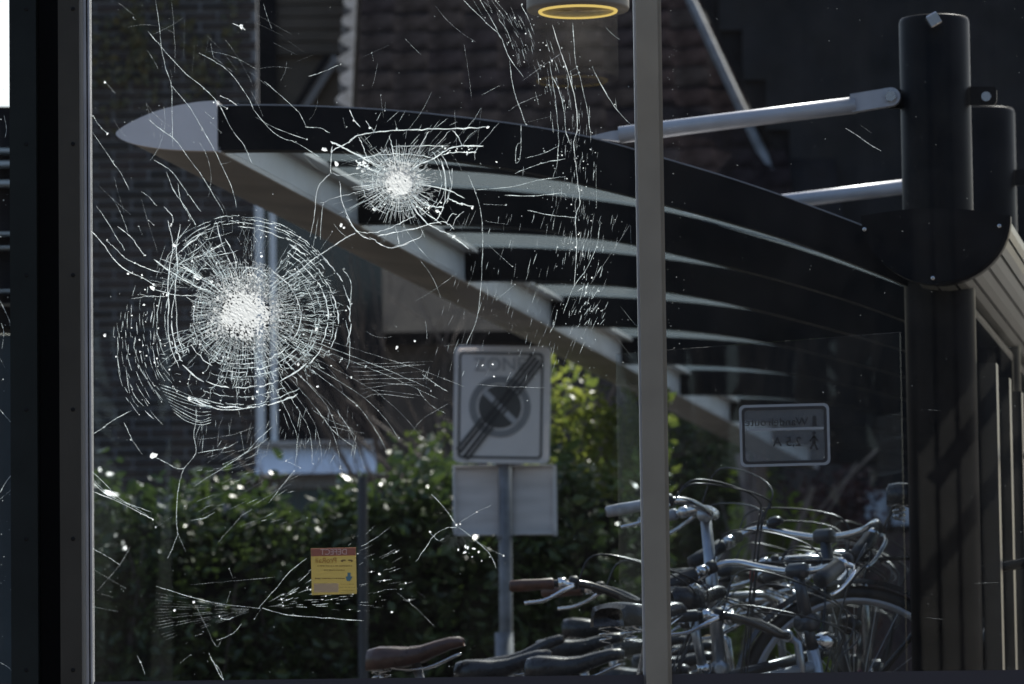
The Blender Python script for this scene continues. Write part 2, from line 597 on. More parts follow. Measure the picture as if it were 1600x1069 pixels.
q = MB(); rect(q, 1352, 764, 1428, 822, CYD - .06, .05); fw = q.build('window', mat('sky_sheen_pane', (0.50, 0.58, 0.68), .2), clad)  # pale blue colour stands in for sky mirrored in the glass
q = MB(); rect(q, 1349, 760, 1431, 766, CYD - .08, .06); rect(q, 1349, 820, 1431, 826, CYD - .08, .06); rect(q, 1388, 766, 1393, 820, CYD - .075, .05); q.build('window_frame', M_dark, fw)
for i in range(5):
    q = MB(); rect(q, 1292 + i * 31, 832, 1320 + i * 31, 1180, CYD - 0.004 * (i % 2), .045); q.build('plinth_board', mat('plinth_plum', (0.045, 0.030, 0.034), .7, var=.3) if i == 0 else bpy.data.materials['plinth_plum'], clad)
# window of the house, between the wall corner and the shrubs
M_white = mat('white_paint', (0.78, 0.79, 0.80), 0.4, var=0.06, vscale=6)
M_glassd = mat('window_glass', (0.012, 0.013, 0.016), 0.06)
win = thing('bay_window', 'white framed dark bay window with pale panel below it beside the brick corner', 'window', P(500, 740, HY))
q = MB(); rect(q, 401, 318, 404, 692, HY - 0.10, 0.1); rect(q, 405, 318, 411, 692, HY - 0.13, 0.1); q.build('jamb', M_white, win)
q = MB(); rect(q, 424, 318, 430, 690, HY - 0.16, 0.12); q.build('mullion', M_white, win)
q = MB(); rect(q, 412, 318, 423, 690, HY - 0.08, 0.02); q.build('narrow_pane', M_glassd, win)
q = MB(); rect(q, 431, 318, 596, 690, HY - 0.08, 0.02); q.build('pane', M_glassd, win)
q = MB(); rect(q, 399, 687, 598, 696, HY - 0.24, 0.3); q.build('sill', mat('sill_stone', (0.42, 0.40, 0.38), .7, var=.2), win)
a, c, d = P(401, 698, HY - .16), P(593, 740, HY - .16), Vector((0, -.13, 0))
q = MB(); q.prism([a, Vector((a.x, a.y + d.y, c.z)), Vector((a.x, a.y + .2, c.z)), Vector((a.x, a.y + .2, a.z))], Vector((c.x - a.x, 0, 0))); q.build('panel', mat('pale_panel', (0.74, 0.79, 0.88), .35, var=0.05), win)
q = MB(); rect(q, 440, 742, 570, 762, HY - 0.12, 0.2); q.build('lower_rail', mat('grey_rail', (0.22, .23, .24), .6), win)
q = MB(); rect(q, 403, 764, 600, 1000, HY - 0.10, 0.2); q.build('plinth', mat('plinth_green', (0.05, .075, .075), .7), win)

# ------------------------------------------------------------------ hedge, shrubs, trees
M_leafd = leaf_mat('laurel_leaf', (0.026, 0.048, 0.015), (0.075, 0.115, 0.030), 0.31, 0.3)
M_leafy = leaf_mat('young_leaf', (0.11, 0.15, 0.03), (0.24, 0.27, 0.05), 0.35, 0.55)
M_leafm = leaf_mat('mid_leaf', (0.04, 0.065, 0.018), (0.10, 0.13, 0.03), 0.35, 0.35)
M_leafg = leaf_mat('bright_leaf', (0.17, 0.27, 0.02), (0.30, 0.40, 0.04), 0.4, 0.5)
M_leafr = leaf_mat('copper_leaf', (0.045, 0.016, 0.020), (0.085, 0.028, 0.030), 0.45, 0.3)
M_twig = mat('twig', (0.11, 0.085, 0.07), 0.85, var=0.3, vscale=20)
M_bark = mat('bark', (0.13, 0.105, 0.095), 0.9, var=0.4, vscale=12, bump=0.5, bscale=25)


def leaf(mb, c, sz, r, droop=0.0):
    a, e = r.uniform(0, 6.283), r.uniform(-0.9, 0.9)
    t = Vector((math.cos(a) * math.cos(e), math.sin(a) * math.cos(e), math.sin(e) - droop)).normalized()
    n = t.cross(Vector((r.gauss(0, 1), r.gauss(0, 1), r.gauss(0, 1)))).normalized()
    k = t.cross(n).normalized() * 0.12 * sz
    w_ = n * sz * r.uniform(.24, .32)
    L_ = t * sz
    i = len(mb.v)
    mb.v += [tuple(c), tuple(c + L_ * .35 + w_ - k), tuple(c + L_ * .75 + w_ * .7 - k), tuple(c + L_), tuple(c + L_ * .75 - w_ * .7 - k), tuple(c + L_ * .35 - w_ - k), tuple(c + L_ * .5)]
    mb.f += [(i, i + 1, i + 2, i + 3, i + 6), (i, i + 6, i + 3, i + 4, i + 5)]


def leafy(name, label, cat, x0, x1, y0, y1, top_fn, n, material, sz, seed, core=True, group=None, bottom=0.1):
    """a shrub or hedge: leaves spread through an uneven volume, twigs inside"""
    r = random.Random(seed)
    t = thing(name, label, cat, ((x0 + x1) / 2, (y0 + y1) / 2, 0), group=group)
    lv, tw = MB(), MB()
    clumps = [(r.uniform(x0, x1), r.uniform(bottom, 1), r.uniform(.10, .28)) for _ in range(int(26 * (x1 - x0) + 8))]
    for _ in range(n):
        cx, ch, cr = clumps[r.randrange(len(clumps))]
        x = cx + r.gauss(0, cr); 
        if x < x0 - .15 or x > x1 + .15:
            continue
        top = top_fn(x)
        h = ch * top + r.gauss(0, cr)
        if h > top + r.gauss(0, .05) or h < 0.05:
            continue
        y = y0 + abs(r.gauss(0, 0.28)) * (y1 - y0) + (h / top) ** 4 * 0.25 * (y1 - y0) + 0.1 * math.sin(cx * 9 + ch * 14)
        leaf(lv, Vector((x, y, h)), sz * r.uniform(.7, 1.25), r, .15)
    for _ in range(int(14 * (x1 - x0) + 6)):
        x = r.uniform(x0, x1); top = top_fn(x) * r.uniform(.75, 1.04)
        y = r.uniform(y0 + .1, y1)
        tw.tube([(x, y, 0), (x + r.gauss(0, .07), y + r.gauss(0, .07), top * .5), (x + r.gauss(0, .14), y - .05, top)], [.014, .009, .003], 5)
    lv.build('foliage', material, t)
    tw.build('stem', M_twig, t)
    return t


HEY = 20.6
def hx(px): return P(px, 850, HEY).x
def hz(py): return P(600, py, HEY).z
def hedge_top(x):
    px = 800 + x / HEY * F
    base = 738 if px < 430 else (800 if px < 520 else (742 if px < 590 else 700 + 0.25 * abs(px - 640)))
    if 860 < px: base = 712
    return hz(base + 14 * math.sin(px * .035) + 10 * math.sin(px * .11 + 1))
leafy('hedge', 'dark glossy evergreen hedge running behind the signpost and the bikes', 'hedge', hx(-60), hx(1010), HEY, HEY + 1.2, hedge_top, 24000, M_leafd, 0.070, 1)
core = MB()   # dark block standing in for the shade inside the hedge
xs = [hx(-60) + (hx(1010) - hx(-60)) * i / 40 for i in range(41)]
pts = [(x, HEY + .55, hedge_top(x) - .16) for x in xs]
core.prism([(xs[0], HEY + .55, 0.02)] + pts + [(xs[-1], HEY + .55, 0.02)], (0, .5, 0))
core.build('shaded_core', mat('hedge_shade', (0.012, 0.014, 0.008), 0.95, var=.5, vscale=10), bpy.data.objects['hedge'])

leafy('tall_shrub', 'tall olive green sunlit shrub right of the zone sign under the canopy edge', 'shrub', P(868, 700, 22).x, P(1000, 700, 22).x, 22, 22.8, lambda x: P(900, 585, 22).z + .12 * math.sin(x * 9), 5200, M_leafy, 0.055, 2)
leafy('green_shrub', 'mid green shrub behind the silver bike handlebar', 'shrub', P(1005, 700, 29).x, P(1195, 700, 29).x, 29.0, 29.8, lambda x: P(1100, 640, 29).z + .12 * math.sin(x * 8), 9000, M_leafm, 0.055, 3)
leafy('lime_shrub', 'bright lime green conical shrub right of the bicycle bell', 'shrub', P(1175, 700, 28.7).x, P(1268, 700, 28.7).x, 28.6, 29.1, lambda x: P(1200, 735 + max(0, (x - P(1200, 740, 28.7).x)) * 180, 28.7).z, 5200, M_leafg, 0.065, 4)
leafy('copper_shrub', 'dark red leaved shrub behind the tangle of bicycle cables', 'shrub', P(1245, 700, 29.3).x, P(1345, 700, 29.3).x, 29.2, 29.8, lambda x: P(1290, 735, 29.3).z, 3000, M_leafr, 0.05, 5)
leafy('young_shrub', 'loose yellow green shrub growing left of the zone sign above the hedge', 'shrub', P(655, 700, 23).x, P(720, 700, 23).x, 23, 23.5, lambda x: P(680, 640, 23).z, 800, M_leafm, 0.05, 6)


def bare_tree(name, label, cat, px, py0, Y, h, seed, rad=0.05, spread=.5, mt=None, group=None, depth=4):
    r = random.Random(seed)
    b0 = P(px, py0, Y); b0.z = 0
    t = thing(name, label, cat, b0, group=group)
    tk, br = MB(), MB()
    def grow(p, d, L, rd, lev):
        pts, q, dd = [p], p, d.copy()
        for _ in range(4):
            dd = (dd + Vector((r.gauss(0, .12), r.gauss(0, .12), r.gauss(0.02, .08)))).normalized()
            q = q + dd * L / 4
            pts.append(q)
        (tk if lev == 0 else br).tube(pts, [rd * (1 - .11 * i) for i in range(5)], 7 if lev < 2 else 4)
        if lev < depth:
            for i in range(3 if lev else 6):
                k = r.uniform(.25, 1.0)
                s = pts[min(4, int(k * 4))]
                nd = (dd + Vector((r.gauss(0, spread), r.gauss(0, spread * .6), r.uniform(-.1, .5)))).normalized()
                grow(s, nd, L * r.uniform(.5, .72), rd * .42, lev + 1)
    grow(b0.copy(), Vector((r.gauss(0, .05), 0, 1)).normalized(), h * .55, rad, 0)
    tk.build('trunk', mt or M_bark, t)
    br.build('branches', mt or M_twig, t)
    return t


bare_tree('bare_tree', 'leafless brown tree standing behind the canopy edge left of the zone sign', 'tree', 648, 800, 26.5, 4.2, 11, .040, .45)
bare_tree('bare_tree', 'leafless tree with many fine twigs close behind the zone sign', 'tree', 705, 800, 26.0, 4.2, 13, .04, .7)
M_bark2 = mat('pale_bark', (0.24, 0.20, 0.185), 0.9, var=0.3, vscale=10, bump=.4)
bare_tree('reflected_tree', 'pale tree trunk reflection, modelled as a tree behind the low glass screen', 'tree', 1118, 800, 28.8, 4.6, 14, .075, .35, M_bark2, depth=2)  # trunk mirrored by the screen, built as a tree behind it
bare_tree('leafless_sapling', 'thin dark sapling behind the wheel of the raised bike', 'tree', 1320, 800, 29.5, 3.2, 15, .04, .5)

# ------------------------------------------------------------------ zone sign
SY = 19.2
M_signw = mat('sign_sheet', (0.84, 0.80, 0.79), 0.35, var=0.04, vscale=9)
M_signb = mat('sign_black', (0.03, 0.03, 0.035), 0.45)
M_signg = mat('sign_grey', (0.30, 0.30, 0.31), 0.45)
M_signd = mat('sign_darkgrey', (0.085, 0.085, 0.085), 0.45)
M_signl = mat('sign_pale_grey', (0.52, 0.52, 0.54), 0.45)
M_alu = mat('aluminium', (0.70, 0.69, 0.71), 0.5, 0.1, var=0.12, vscale=4, stretch=(1, 1, 6))
M_galv = mat('galvanised', (0.20, 0.21, 0.23), 0.5, 0.4, var=0.3, vscale=14)
base = P(789, 980, SY); base.z = 0
sign = thing('zone_sign', 'white end of zone no parking sign with black diagonal bars on a grey post', 'traffic sign', base)
mmp = SY / F


def S(px, py, off=0.0):
    p = P(px, py, SY); p.y = SY - off
    return p


def rrect(cx, cy, w_, h_, r, n=5, tilt=0.0):
    out = []
    for (sx, sy, a0) in ((1, 1, 0), (-1, 1, 90), (-1, -1, 180), (1, -1, 270)):
        for k in range(n + 1):
            a = math.radians(a0 + 90 * k / n)
            x, y = sx * (w_ / 2 - r) + r * math.cos(a), sy * (h_ / 2 - r) + r * math.sin(a)
            out.append((cx + x * math.cos(tilt) - y * math.sin(tilt), cy - (x * math.sin(tilt) + y * math.cos(tilt))))
    return out


def sring(mb, outer, inner, off):
    n = len(outer)
    for i in range(n):
        j = (i + 1) % n
        mb.poly([S(*outer[i], off), S(*outer[j], off), S(*inner[j], off), S(*inner[i], off)])


TL = math.radians(-0.9)
q = MB(); q.prism([S(*p, 0.012) for p in rrect(784.5, 633, 149, 181, 9, tilt=TL)], (0, .024, 0)); plate = q.build('plate', M_signw, sign)
q = MB(); sring(q, rrect(784.5, 633, 151, 183, 10, tilt=TL), rrect(784.5, 633, 143, 175, 7, tilt=TL), .020); q.build('rim', M_signw, plate)
q = MB(); sring(q, rrect(782, 634, 132, 166, 7, tilt=TL), rrect(782, 634, 125, 159, 5, tilt=TL), .0145); q.build('border', M_signd, plate)


def disc(mb, cx, cy, r0_, r1_, off, n=48):
    for k in range(n):
        a, c = 2 * math.pi * k / n, 2 * math.pi * (k + 1) / n
        mb.poly([S(cx + r1_ * math.cos(a), cy + r1_ * math.sin(a), off), S(cx + r1_ * math.cos(c), cy + r1_ * math.sin(c), off),
                 S(cx + r0_ * math.cos(c), cy + r0_ * math.sin(c), off), S(cx + r0_ * math.cos(a), cy + r0_ * math.sin(a), off)])


q = MB(); disc(q, 781, 636, 37, 48, .0145); q.build('ring', M_signg, plate)
q = MB(); disc(q, 781, 636, 0.1, 33.5, .0145); q.build('disc', M_signd, plate)


def sbar(mb, a, c, w_, off):
    d = Vector((c[0] - a[0], c[1] - a[1])).normalized(); n = Vector((-d.y, d.x)) * w_ / 2
    mb.poly([S(a[0] + n.x, a[1] + n.y, off), S(a[0] - n.x, a[1] - n.y, off), S(c[0] - n.x, c[1] - n.y, off), S(c[0] + n.x, c[1] + n.y, off)])


q = MB(); sbar(q, (756, 611), (806, 661), 9, .0165); q.build('slash', M_signl, plate)
for k, (w_, off) in enumerate(((4.5, -10), (4.5, -3.3), (4.5, 3.3), (4.5, 10))):
    q = MB(); sbar(q, (721 + off * .72, 714 + off * .72 - (4 if off < 0 else 0)), (840 + off * .72, 561 + off * .72), w_, .0185); q.build('diagonal_bar', M_signb if k in (1, 2) else M_signd, plate)
text_part('lettering', 'ZONE', 26 * mmp * 1.15, mat('sign_faded', (0.42, 0.42, 0.44), .5), S(781, 571, .0150), X, Z, plate, stretch=1.0)
q = MB(); q.prism([S(*p, -0.075) for p in rrect(788.5, 780, 160, 110, 7, tilt=math.radians(0.4))], (0, .004, 0)); pb = q.build('back_plate', M_alu, sign)
q = MB()
for (x0, y0, x1, y1) in ((708, 725, 711, 835), (865, 726, 869.5, 836), (708, 831, 869, 835.5), (708, 725, 869, 728.5)):
    a, c = S(x0, y1), S(x1, y0)
    q.box(((a.x + c.x) / 2, SY + .066, (a.z + c.z) / 2), c.x - a.x, .022, c.z - a.z)
q.build('folded_edge', mat('bright_edge', (0.74, 0.75, 0.78), .4, .2), pb)
pt = S(789, 560); pbm = base
q = MB(); q.tube([(base.x - .004, SY + .045, 0), (S(788, 560).x, SY + .045, S(788, 560).z)], 10.5 * mmp, 16); q.build('post', M_galv, sign, True)
q = MB(); q.tube([(base.x - .004, SY + .045, 0), (base.x - .004, SY + .045, S(789, 988).z)], 14.5 * mmp, 16); q.build('post_sleeve', M_galv, sign, True)
q = MB(); rect(q, 776, 836, 800, 842, SY + .02, .06); rect(q, 776, 722, 802, 728, SY + .02, .04); q.build('clamp', M_galv, sign)
# faint upright reflection, built as a slim grey pole before the hedge
for (px, lab) in ((566, 'slim pole-shaped ghost reflection in front of the hedge right of the yellow sticker'),):
    b0 = P(px, 1000, 20.2)
    pl = MB(); pl.tube([(b0.x, 20.2, 0), (P(px, 745, 20.2).x, 20.2, P(px, 745, 20.2).z)], .022, 10)
    pole = tag(pl.build('ghost_pole', mat('ghost_grey', (0.055, 0.06, 0.065), .6, var=.2)), lab, 'pole')
# ------------------------------------------------------------------ bicycle shelter canopy
M_black = mat('anthracite_paint', (0.008, 0.0085, 0.0105), 0.42, var=0.3, vscale=6, spec=0.07)
M_fascia = mat('fascia_grey', (0.76, 0.715, 0.71), 0.45, var=0.07, vscale=5)
M_face = mat('face_grey', (0.72, 0.73, 0.74), .5, var=.06)
M_tubegrey = mat('rod_grey', (0.44, 0.45, 0.49), 0.38, 0.15, var=0.12, vscale=12)
M_roofsheet = mix_mat('opal_sheet', lambda nt, out: (lambda t, d, m: (
    t.inputs[0].__setattr__('default_value', (.9, .95, .95, 1)), d.inputs[0].__setattr__('default_value', (.13, .16, .172, 1)), m.inputs[0].__setattr__('default_value', .38),
    nt.links.new(t.outputs[0], m.inputs[1]), nt.links.new(d.outputs[0], m.inputs[2]), nt.links.new(m.outputs[0], out.inputs[0])))(
    nt.nodes.new('ShaderNodeBsdfTransparent'), nt.nodes.new('ShaderNodeBsdfTranslucent'), nt.nodes.new('ShaderNodeMixShader')))
M_gutter = mat('gutter_alu', (0.20, 0.21, 0.195), 0.4, 0.3, var=0.15, vscale=7)
M_sunedge = mat('sunlit_edge_grey', (0.34, 0.34, 0.36), .35, .2)
M_steel = mat('bright_steel', (0.62, 0.62, 0.62), 0.25, 0.9)
ALPHA = math.atan(1266.0 / F)
U = Vector((math.cos(ALPHA), -math.sin(ALPHA), 0))
V = Vector((math.sin(ALPHA), math.cos(ALPHA), 0))
C0 = P(340, 200, 13.3)
STEP = 0.143 * 13.3 / math.cos(ALPHA)
NB = 9


def W(px, py, v=0.0):
    """point of the near beam's own plane (moved v metres along the shelter)"""
    return PL(px, py, C0, V) + V * v


org = Vector((W(1467, 700).x, W(1467, 700).y, 0))
can = thing('bike_shelter', 'black cantilever bicycle shelter with curved beams, grey nosed edge and tall masts', 'shelter', org)
top_px = spline([Vector((x, y, 0)) for x, y in ((338, 166), (420, 165), (520, 168), (620, 174), (720, 184), (820, 197), (920, 215), (1040, 249), (1140, 279), (1240, 313), (1360, 358), (1450, 395))], 4)
bot_px = spline([Vector((x, y, 0)) for x, y in ((338, 235), (420, 234), (520, 236), (620, 241), (720, 252), (820, 268), (920, 290), (1040, 320), (1140, 347), (1240, 378), (1360, 423), (1450, 462))], 4)
outline = [W(p.x, p.y) for p in top_px] + [W(p.x, p.y) for p in reversed(bot_px)]
for k in range(NB):
    q = MB()
    off = V * (k * STEP)
    n = len(top_px)
    tp, bt = [W(p.x, p.y) for p in top_px], [W(p.x, p.y) for p in bot_px]
    for side, s in ((0, 1), (1, -1)):
        e = V * (0.07 * side)
        for i in range(n - 1):
            f = [tp[i] + off + e, tp[i + 1] + off + e, bt[i + 1] + off + e, bt[i] + off + e]
            q.poly(f if s > 0 else f[::-1])
    for line in (tp, bt):
        for i in range(n - 1):
            q.poly([line[i] + off, line[i + 1] + off, line[i + 1] + off + V * .07, line[i] + off + V * .07])
    q.poly([tp[0] + off, bt[0] + off, bt[0] + off + V * .07, tp[0] + off + V * .07])
    bm_ = q.build('beam', M_black, can)
    q = MB()
    for i in range(n - 1):
        a, c = W(top_px[i].x, top_px[i].y - .4) + off, W(top_px[i + 1].x, top_px[i + 1].y - .4) + off
        a2, c2 = W(top_px[i].x, top_px[i].y - 2.0) + off, W(top_px[i + 1].x, top_px[i + 1].y - 2.0) + off
        q.poly([a, c, c2, a2]); q.poly([a2, c2, c2 + V * .075, a2 + V * .075]); q.poly([c + V * .075, a + V * .075, a2 + V * .075, c2 + V * .075])
    q.build('sunlit_edge', M_sunedge, bm_)  # pale strip stands in for sunlight along the beam's top edge
# opal roof sheets and the slim purlin ribs that divide every bay
for k in range(NB - 1):
    for h in (0, 1):
        v0, v1 = k * STEP + .07 + (.65 if h else 0) * (STEP - .07) + .02, k * STEP + .07 + (1 if h else .65) * (STEP - .07) - .005
        q = MB()
        for i in range(1, len(top_px) - 1):
            a, c = W(top_px[i].x, top_px[i].y + 4), W(top_px[i + 1].x, top_px[i + 1].y + 4)
            q.poly([a + V * v0, c + V * v0, c + V * v1, a + V * v1])
        q.build('roof_sheet', M_roofsheet, can, True)
    q = MB()
    v0 = k * STEP + .07 + .65 * (STEP - .07) - .03
    tp, bt = [W(p.x, p.y + 3) + V * v0 for p in top_px], [W(p.x, p.y + 11) + V * v0 for p in top_px]
    for i in range(len(tp) - 1):
        q.poly([tp[i], tp[i + 1], bt[i + 1], bt[i]])
        q.poly([tp[i + 1] + V * .05, tp[i] + V * .05, bt[i] + V * .05, bt[i + 1] + V * .05])
        q.poly([bt[i], bt[i + 1], bt[i + 1] + V * .05, bt[i] + V * .05])
    q.build('rib', M_black, can)
# nosed edge profile with its end plate
nose = spline([Vector((x, y, 0)) for x, y in ((340, 158), (312, 160), (282, 165), (250, 173), (222, 184), (200, 195), (188, 203), (183, 208), (184, 213), (192, 219), (208, 225), (232, 230), (262, 234), (300, 236), (341, 237))], 3)
LV = 8.25 * STEP
q = MB(); q.prism([W(p.x, p.y) - V * .012 for p in nose], V * .03); q.build('end_plate', M_fascia, can)
q = MB(); q.prism([W(p.x + 1.5 * (1 if p.x < 339 else 0), p.y + (1 if p.y < 205 else -1)) + V * .02 for p in nose], V * LV)
q.build('edge_profile', mat('edge_paint', (0.25, 0.235, 0.22), 0.5, var=0.25, vscale=3), can)
q = MB(); a, c = W(342, 231), W(342, 237.5)
q.prism([W(341, 230), W(345, 230), W(345, 238), W(341, 238)], V * LV); q.build('lower_lip', mat('lip', (0.60, .60, .60), .4, var=.1), can)
for k in range(NB - 1):       # grey inner faces of the edge between the beams
    q = MB(); q.prism([W(342, 170), W(344, 170), W(344, 229), W(342, 229)], V * (STEP - .075))
    o = q.build('edge_face', M_face, can)
    o.location = V * (k * STEP + .073)
    q = MB(); q.prism([W(345, 172), W(372, 173), W(372, 181), W(345, 180)], V * (STEP - .09))
    o = q.build('roof_clip', mat('clip_alu', (0.62, .63, .64), .35, .3) if k == 0 else bpy.data.materials['clip_alu'], can)
    o.location = V * (k * STEP + .08)
# masts with tie rods
for k in range(NB):
    off = V * (k * STEP)
    mp = W(1467, 500) + V * .05 + off
    q = MB()
    ztop = W(1467, 25).z
    q.lathe((mp.x, mp.y, 0), Z, [(.1005, 0), (.1005, ztop - .012), (.097, ztop - .002), (.095, ztop)], 36)
    mast = q.build('mast', M_black, can, False)
    for p in mast.data.polygons:
        p.use_smooth = len(p.vertices) == 4
    if k == 0:
        c = W(1462, 38) - V * .075
        q = MB(); q.box(c, .034, .034, .036, (X + Z * .55).normalized(), Yv, (Z - X * .55).normalized(), bev=.003)
        q.build('mast_bolt', M_steel, mast)
    q = MB()
    for (x0, y0, x1, y1) in ((1384, 137, 1420, 167), (1514, 133, 1556, 161)):
        q.prism([W(x0, y0) + off + V * .03, W(x1 - 4, y0) + off + V * .03, W(x1, y0 + 5) + off + V * .03, W(x1, y1 - 5) + off + V * .03, W(x1 - 4, y1) + off + V * .03, W(x0, y1) + off + V * .03], V * .016)
    lug = q.build('lug', M_black, can)
    q = MB()
    q.lathe(W(1540, 149) + off + V * .022, V, [(.006, 0), (.014, 0), (.014, .008)], 12); q.build('lug_hole', M_steel if k == 0 else M_black, lug)
    # rod
    q = MB()
    a, c = W(968, 211) + off, W(1338, 164) + off
    q.tube([a, c], .0245, 16); rod = q.build('tie_rod', M_tubegrey, can, True)
    q = MB()
    ctr, d = W(1393, 152) + off - V * .016, (W(1393, 152) - W(1338, 161)).normalized()
    up = V.cross(d).normalized()
    if up.z < 0: up = -up
    pl = [ctr - d * .115 + up * .026, ctr + up * .026]
    pl += [ctr + up * .026 * math.cos(t) + d * .026 * math.sin(t) for t in [math.pi * i / 10 for i in range(1, 10)]]
    pl += [ctr - up * .026, ctr - d * .115 - up * .026]
    q.prism(pl, V * .03); q.build('fork_plate', M_tubegrey, rod)
    q = MB(); q.lathe(ctr - V * .012, V, [(.006, 0), (.0165, 0), (.0165, .012)], 6); q.build('pin', M_steel, rod)
    q = MB(); q.prism([W(918, 214) + off, W(955, 205) + off, W(1006, 199) + off, W(1006, 213) + off, W(975, 222) + off], V * .02); q.build('shackle', M_tubegrey, rod)
# half round gutter with closed end
ctrg = W(1473, 350)
def gsec(a, r, v):
    px = 1473 + 115 * r * math.cos(a) + (4 * math.sin(a))
    py = 352 + 106 * r * math.sin(a)
    return W(px, py, v)
GV = -0.24
capo = [gsec(math.pi * i / 30, 1.0, GV) for i in range(31)]
topc = [W(1358 + (1588 - 1358) * t, 352 - 12 * math.sin(math.pi * t), GV) for t in [i / 12 for i in range(1, 12)]]
q = MB(); q.prism(capo + topc, V * .012); gc = q.build('gutter_end', M_black, can)
for (x, y) in ((1364, 373), (1571, 368), (1469, 448)):
    q = MB(); q.lathe(W(x, y, GV) - V * .006, V, [(.003, 0), (.0055, .001), (.0055, .006)], 10); q.build('screw', M_steel, gc)
q = MB()
for i in range(30):
    a, c = math.pi * i / 30, math.pi * (i + 1) / 30
    q.poly([gsec(a, 1.0, GV), gsec(c, 1.0, GV), gsec(c, 1.0, GV + .05), gsec(a, 1.0, GV + .05)])
    q.poly([gsec(a, .955, GV - .004), gsec(c, .955, GV - .004), gsec(c, 1.0, GV), gsec(a, 1.0, GV)]) if i < 15 else None
q.build('gutter_rim', M_black, gc)
for j in range(7):     # ribbed body of the gutter
    a0, a1 = math.radians(4 + j * 15), math.radians(4 + j * 15 + 12.5)
    q = MB()
    q.prism([gsec(a0, .99, GV + .05), gsec((a0 + a1) / 2, .995, GV + .05), gsec(a1, .99, GV + .05), gsec(a1, .955, GV + .05), gsec(a0, .955, GV + .05)], V * (NB * STEP))
    q.build('gutter_rib', M_gutter, can)
q = MB()
arc = [gsec(math.pi * i / 24, .95, GV + .06) for i in range(25)] + [gsec(math.pi * i / 24, .93, GV + .06) for i in range(24, -1, -1)]
q.prism(arc, V * (NB * STEP)); q.build('gutter_shell', M_black, can)
# rear glazing of the bike shelter under the gutter
M_rear = glass_mat('rear_glass', (0.55, 0.58, 0.58), 1.4, 0.01)
for k in range(3):
    q = MB()
    a, c = W(1510, 470) + V * (k * STEP + .16), W(1510, 470) + V * ((k + 1) * STEP - .06)
    q.prism([a, c, c - Z * 1.75, a - Z * 1.75], U * .008)
    q.build('rear_pane', M_rear, can)
M_panel = mat('dark_panel', (0.010, 0.011, 0.012), 0.4, var=.2)
for k in range(3):
    for j in range(3):
        q = MB()
        v0 = k * STEP + .2 + j * .55
        a = W(1536, 560) + V * v0
        q.box((a.x, a.y, a.z / 2), .05, .09, a.z, U, V, Z); q.build('rear_post', M_panel, can)

# canopy reflection in the narrow left pane, built as dark slab with pale stripes
LY = 17.0
M_reflstripe = mat('reflected_stripe_pale', (0.42, 0.48, 0.50), 0.5)
ls = thing('reflected_canopy', 'reflected canopy roof with pale stripes seen left of the double post', 'roof', P(0, 400, LY))
q = MB(); rect(q, -700, 166, 62, 520, LY + .1, .3); q.build('reflected_slab', M_dark, ls)
for (y0, y1) in ((236, 241), (251, 267), (281, 297), (362, 375), (384, 396), (452, 464), (474, 484)):
    q = MB(); rect(q, -700, y0, 60, y1, LY, .09); q.build('reflected_stripe', M_reflstripe, ls)
q = MB(); rect(q, -700, 522, 62, 1176, LY + .14, .1); q.build('wall', mat('teal_wall', (0.035, 0.05, 0.058), .8, var=.4, vscale=2), ls)
# ------------------------------------------------------------------ bicycles
M_rub = mat('rubber', (0.022, 0.022, 0.023), 0.55, var=.3, vscale=30)
M_chrome = mat('chrome', (0.72, 0.72, 0.73), 0.16, 1.0)
M_alloy = mat('alloy', (0.45, 0.46, 0.48), 0.33, 0.85, var=.15, vscale=20)
M_rim = mat('rim_alloy', (0.42, 0.43, 0.45), 0.4, 0.4)
M_saddleb = mat('black_leather', (0.025, 0.026, 0.030), 0.27, var=.3, vscale=30, bump=.15, bscale=120)
M_saddlebr = mat('brown_leather', (0.075, 0.036, 0.026), 0.28, var=.35, vscale=25, bump=.15, bscale=120)
M_gripbr = mat('brown_grip', (0.085, 0.036, 0.022), 0.45, var=.3, vscale=30)
M_gripb = mat('black_grip', (0.030, 0.030, 0.032), 0.5, var=.3, vscale=30)
M_gripw = mat('grey_grip', (0.36, 0.36, 0.38), 0.35, var=.3, vscale=25)
M_cable = mat('cable', (0.02, 0.02, 0.022), 0.3)
M_frameb = mat('frame_black', (0.020, 0.021, 0.025), 0.22, var=.2)
M_frames = mat('frame_silver', (0.55, 0.57, 0.60), 0.22, 0.45, var=.08)
M_frameg = mat('frame_graphite', (0.075, 0.078, 0.085), 0.3, 0.4)
M_framep = mat('frame_purple', (0.14, 0.03, 0.07), 0.3)
M_barb = mat('bar_black', (.03, .027, .026), .25)
M_lens = mat('lamp_lens', (0.6, 0.6, 0.6), 0.1, 0.6)
M_print = mat('black_print', (0.015, 0.015, 0.016), 0.4)


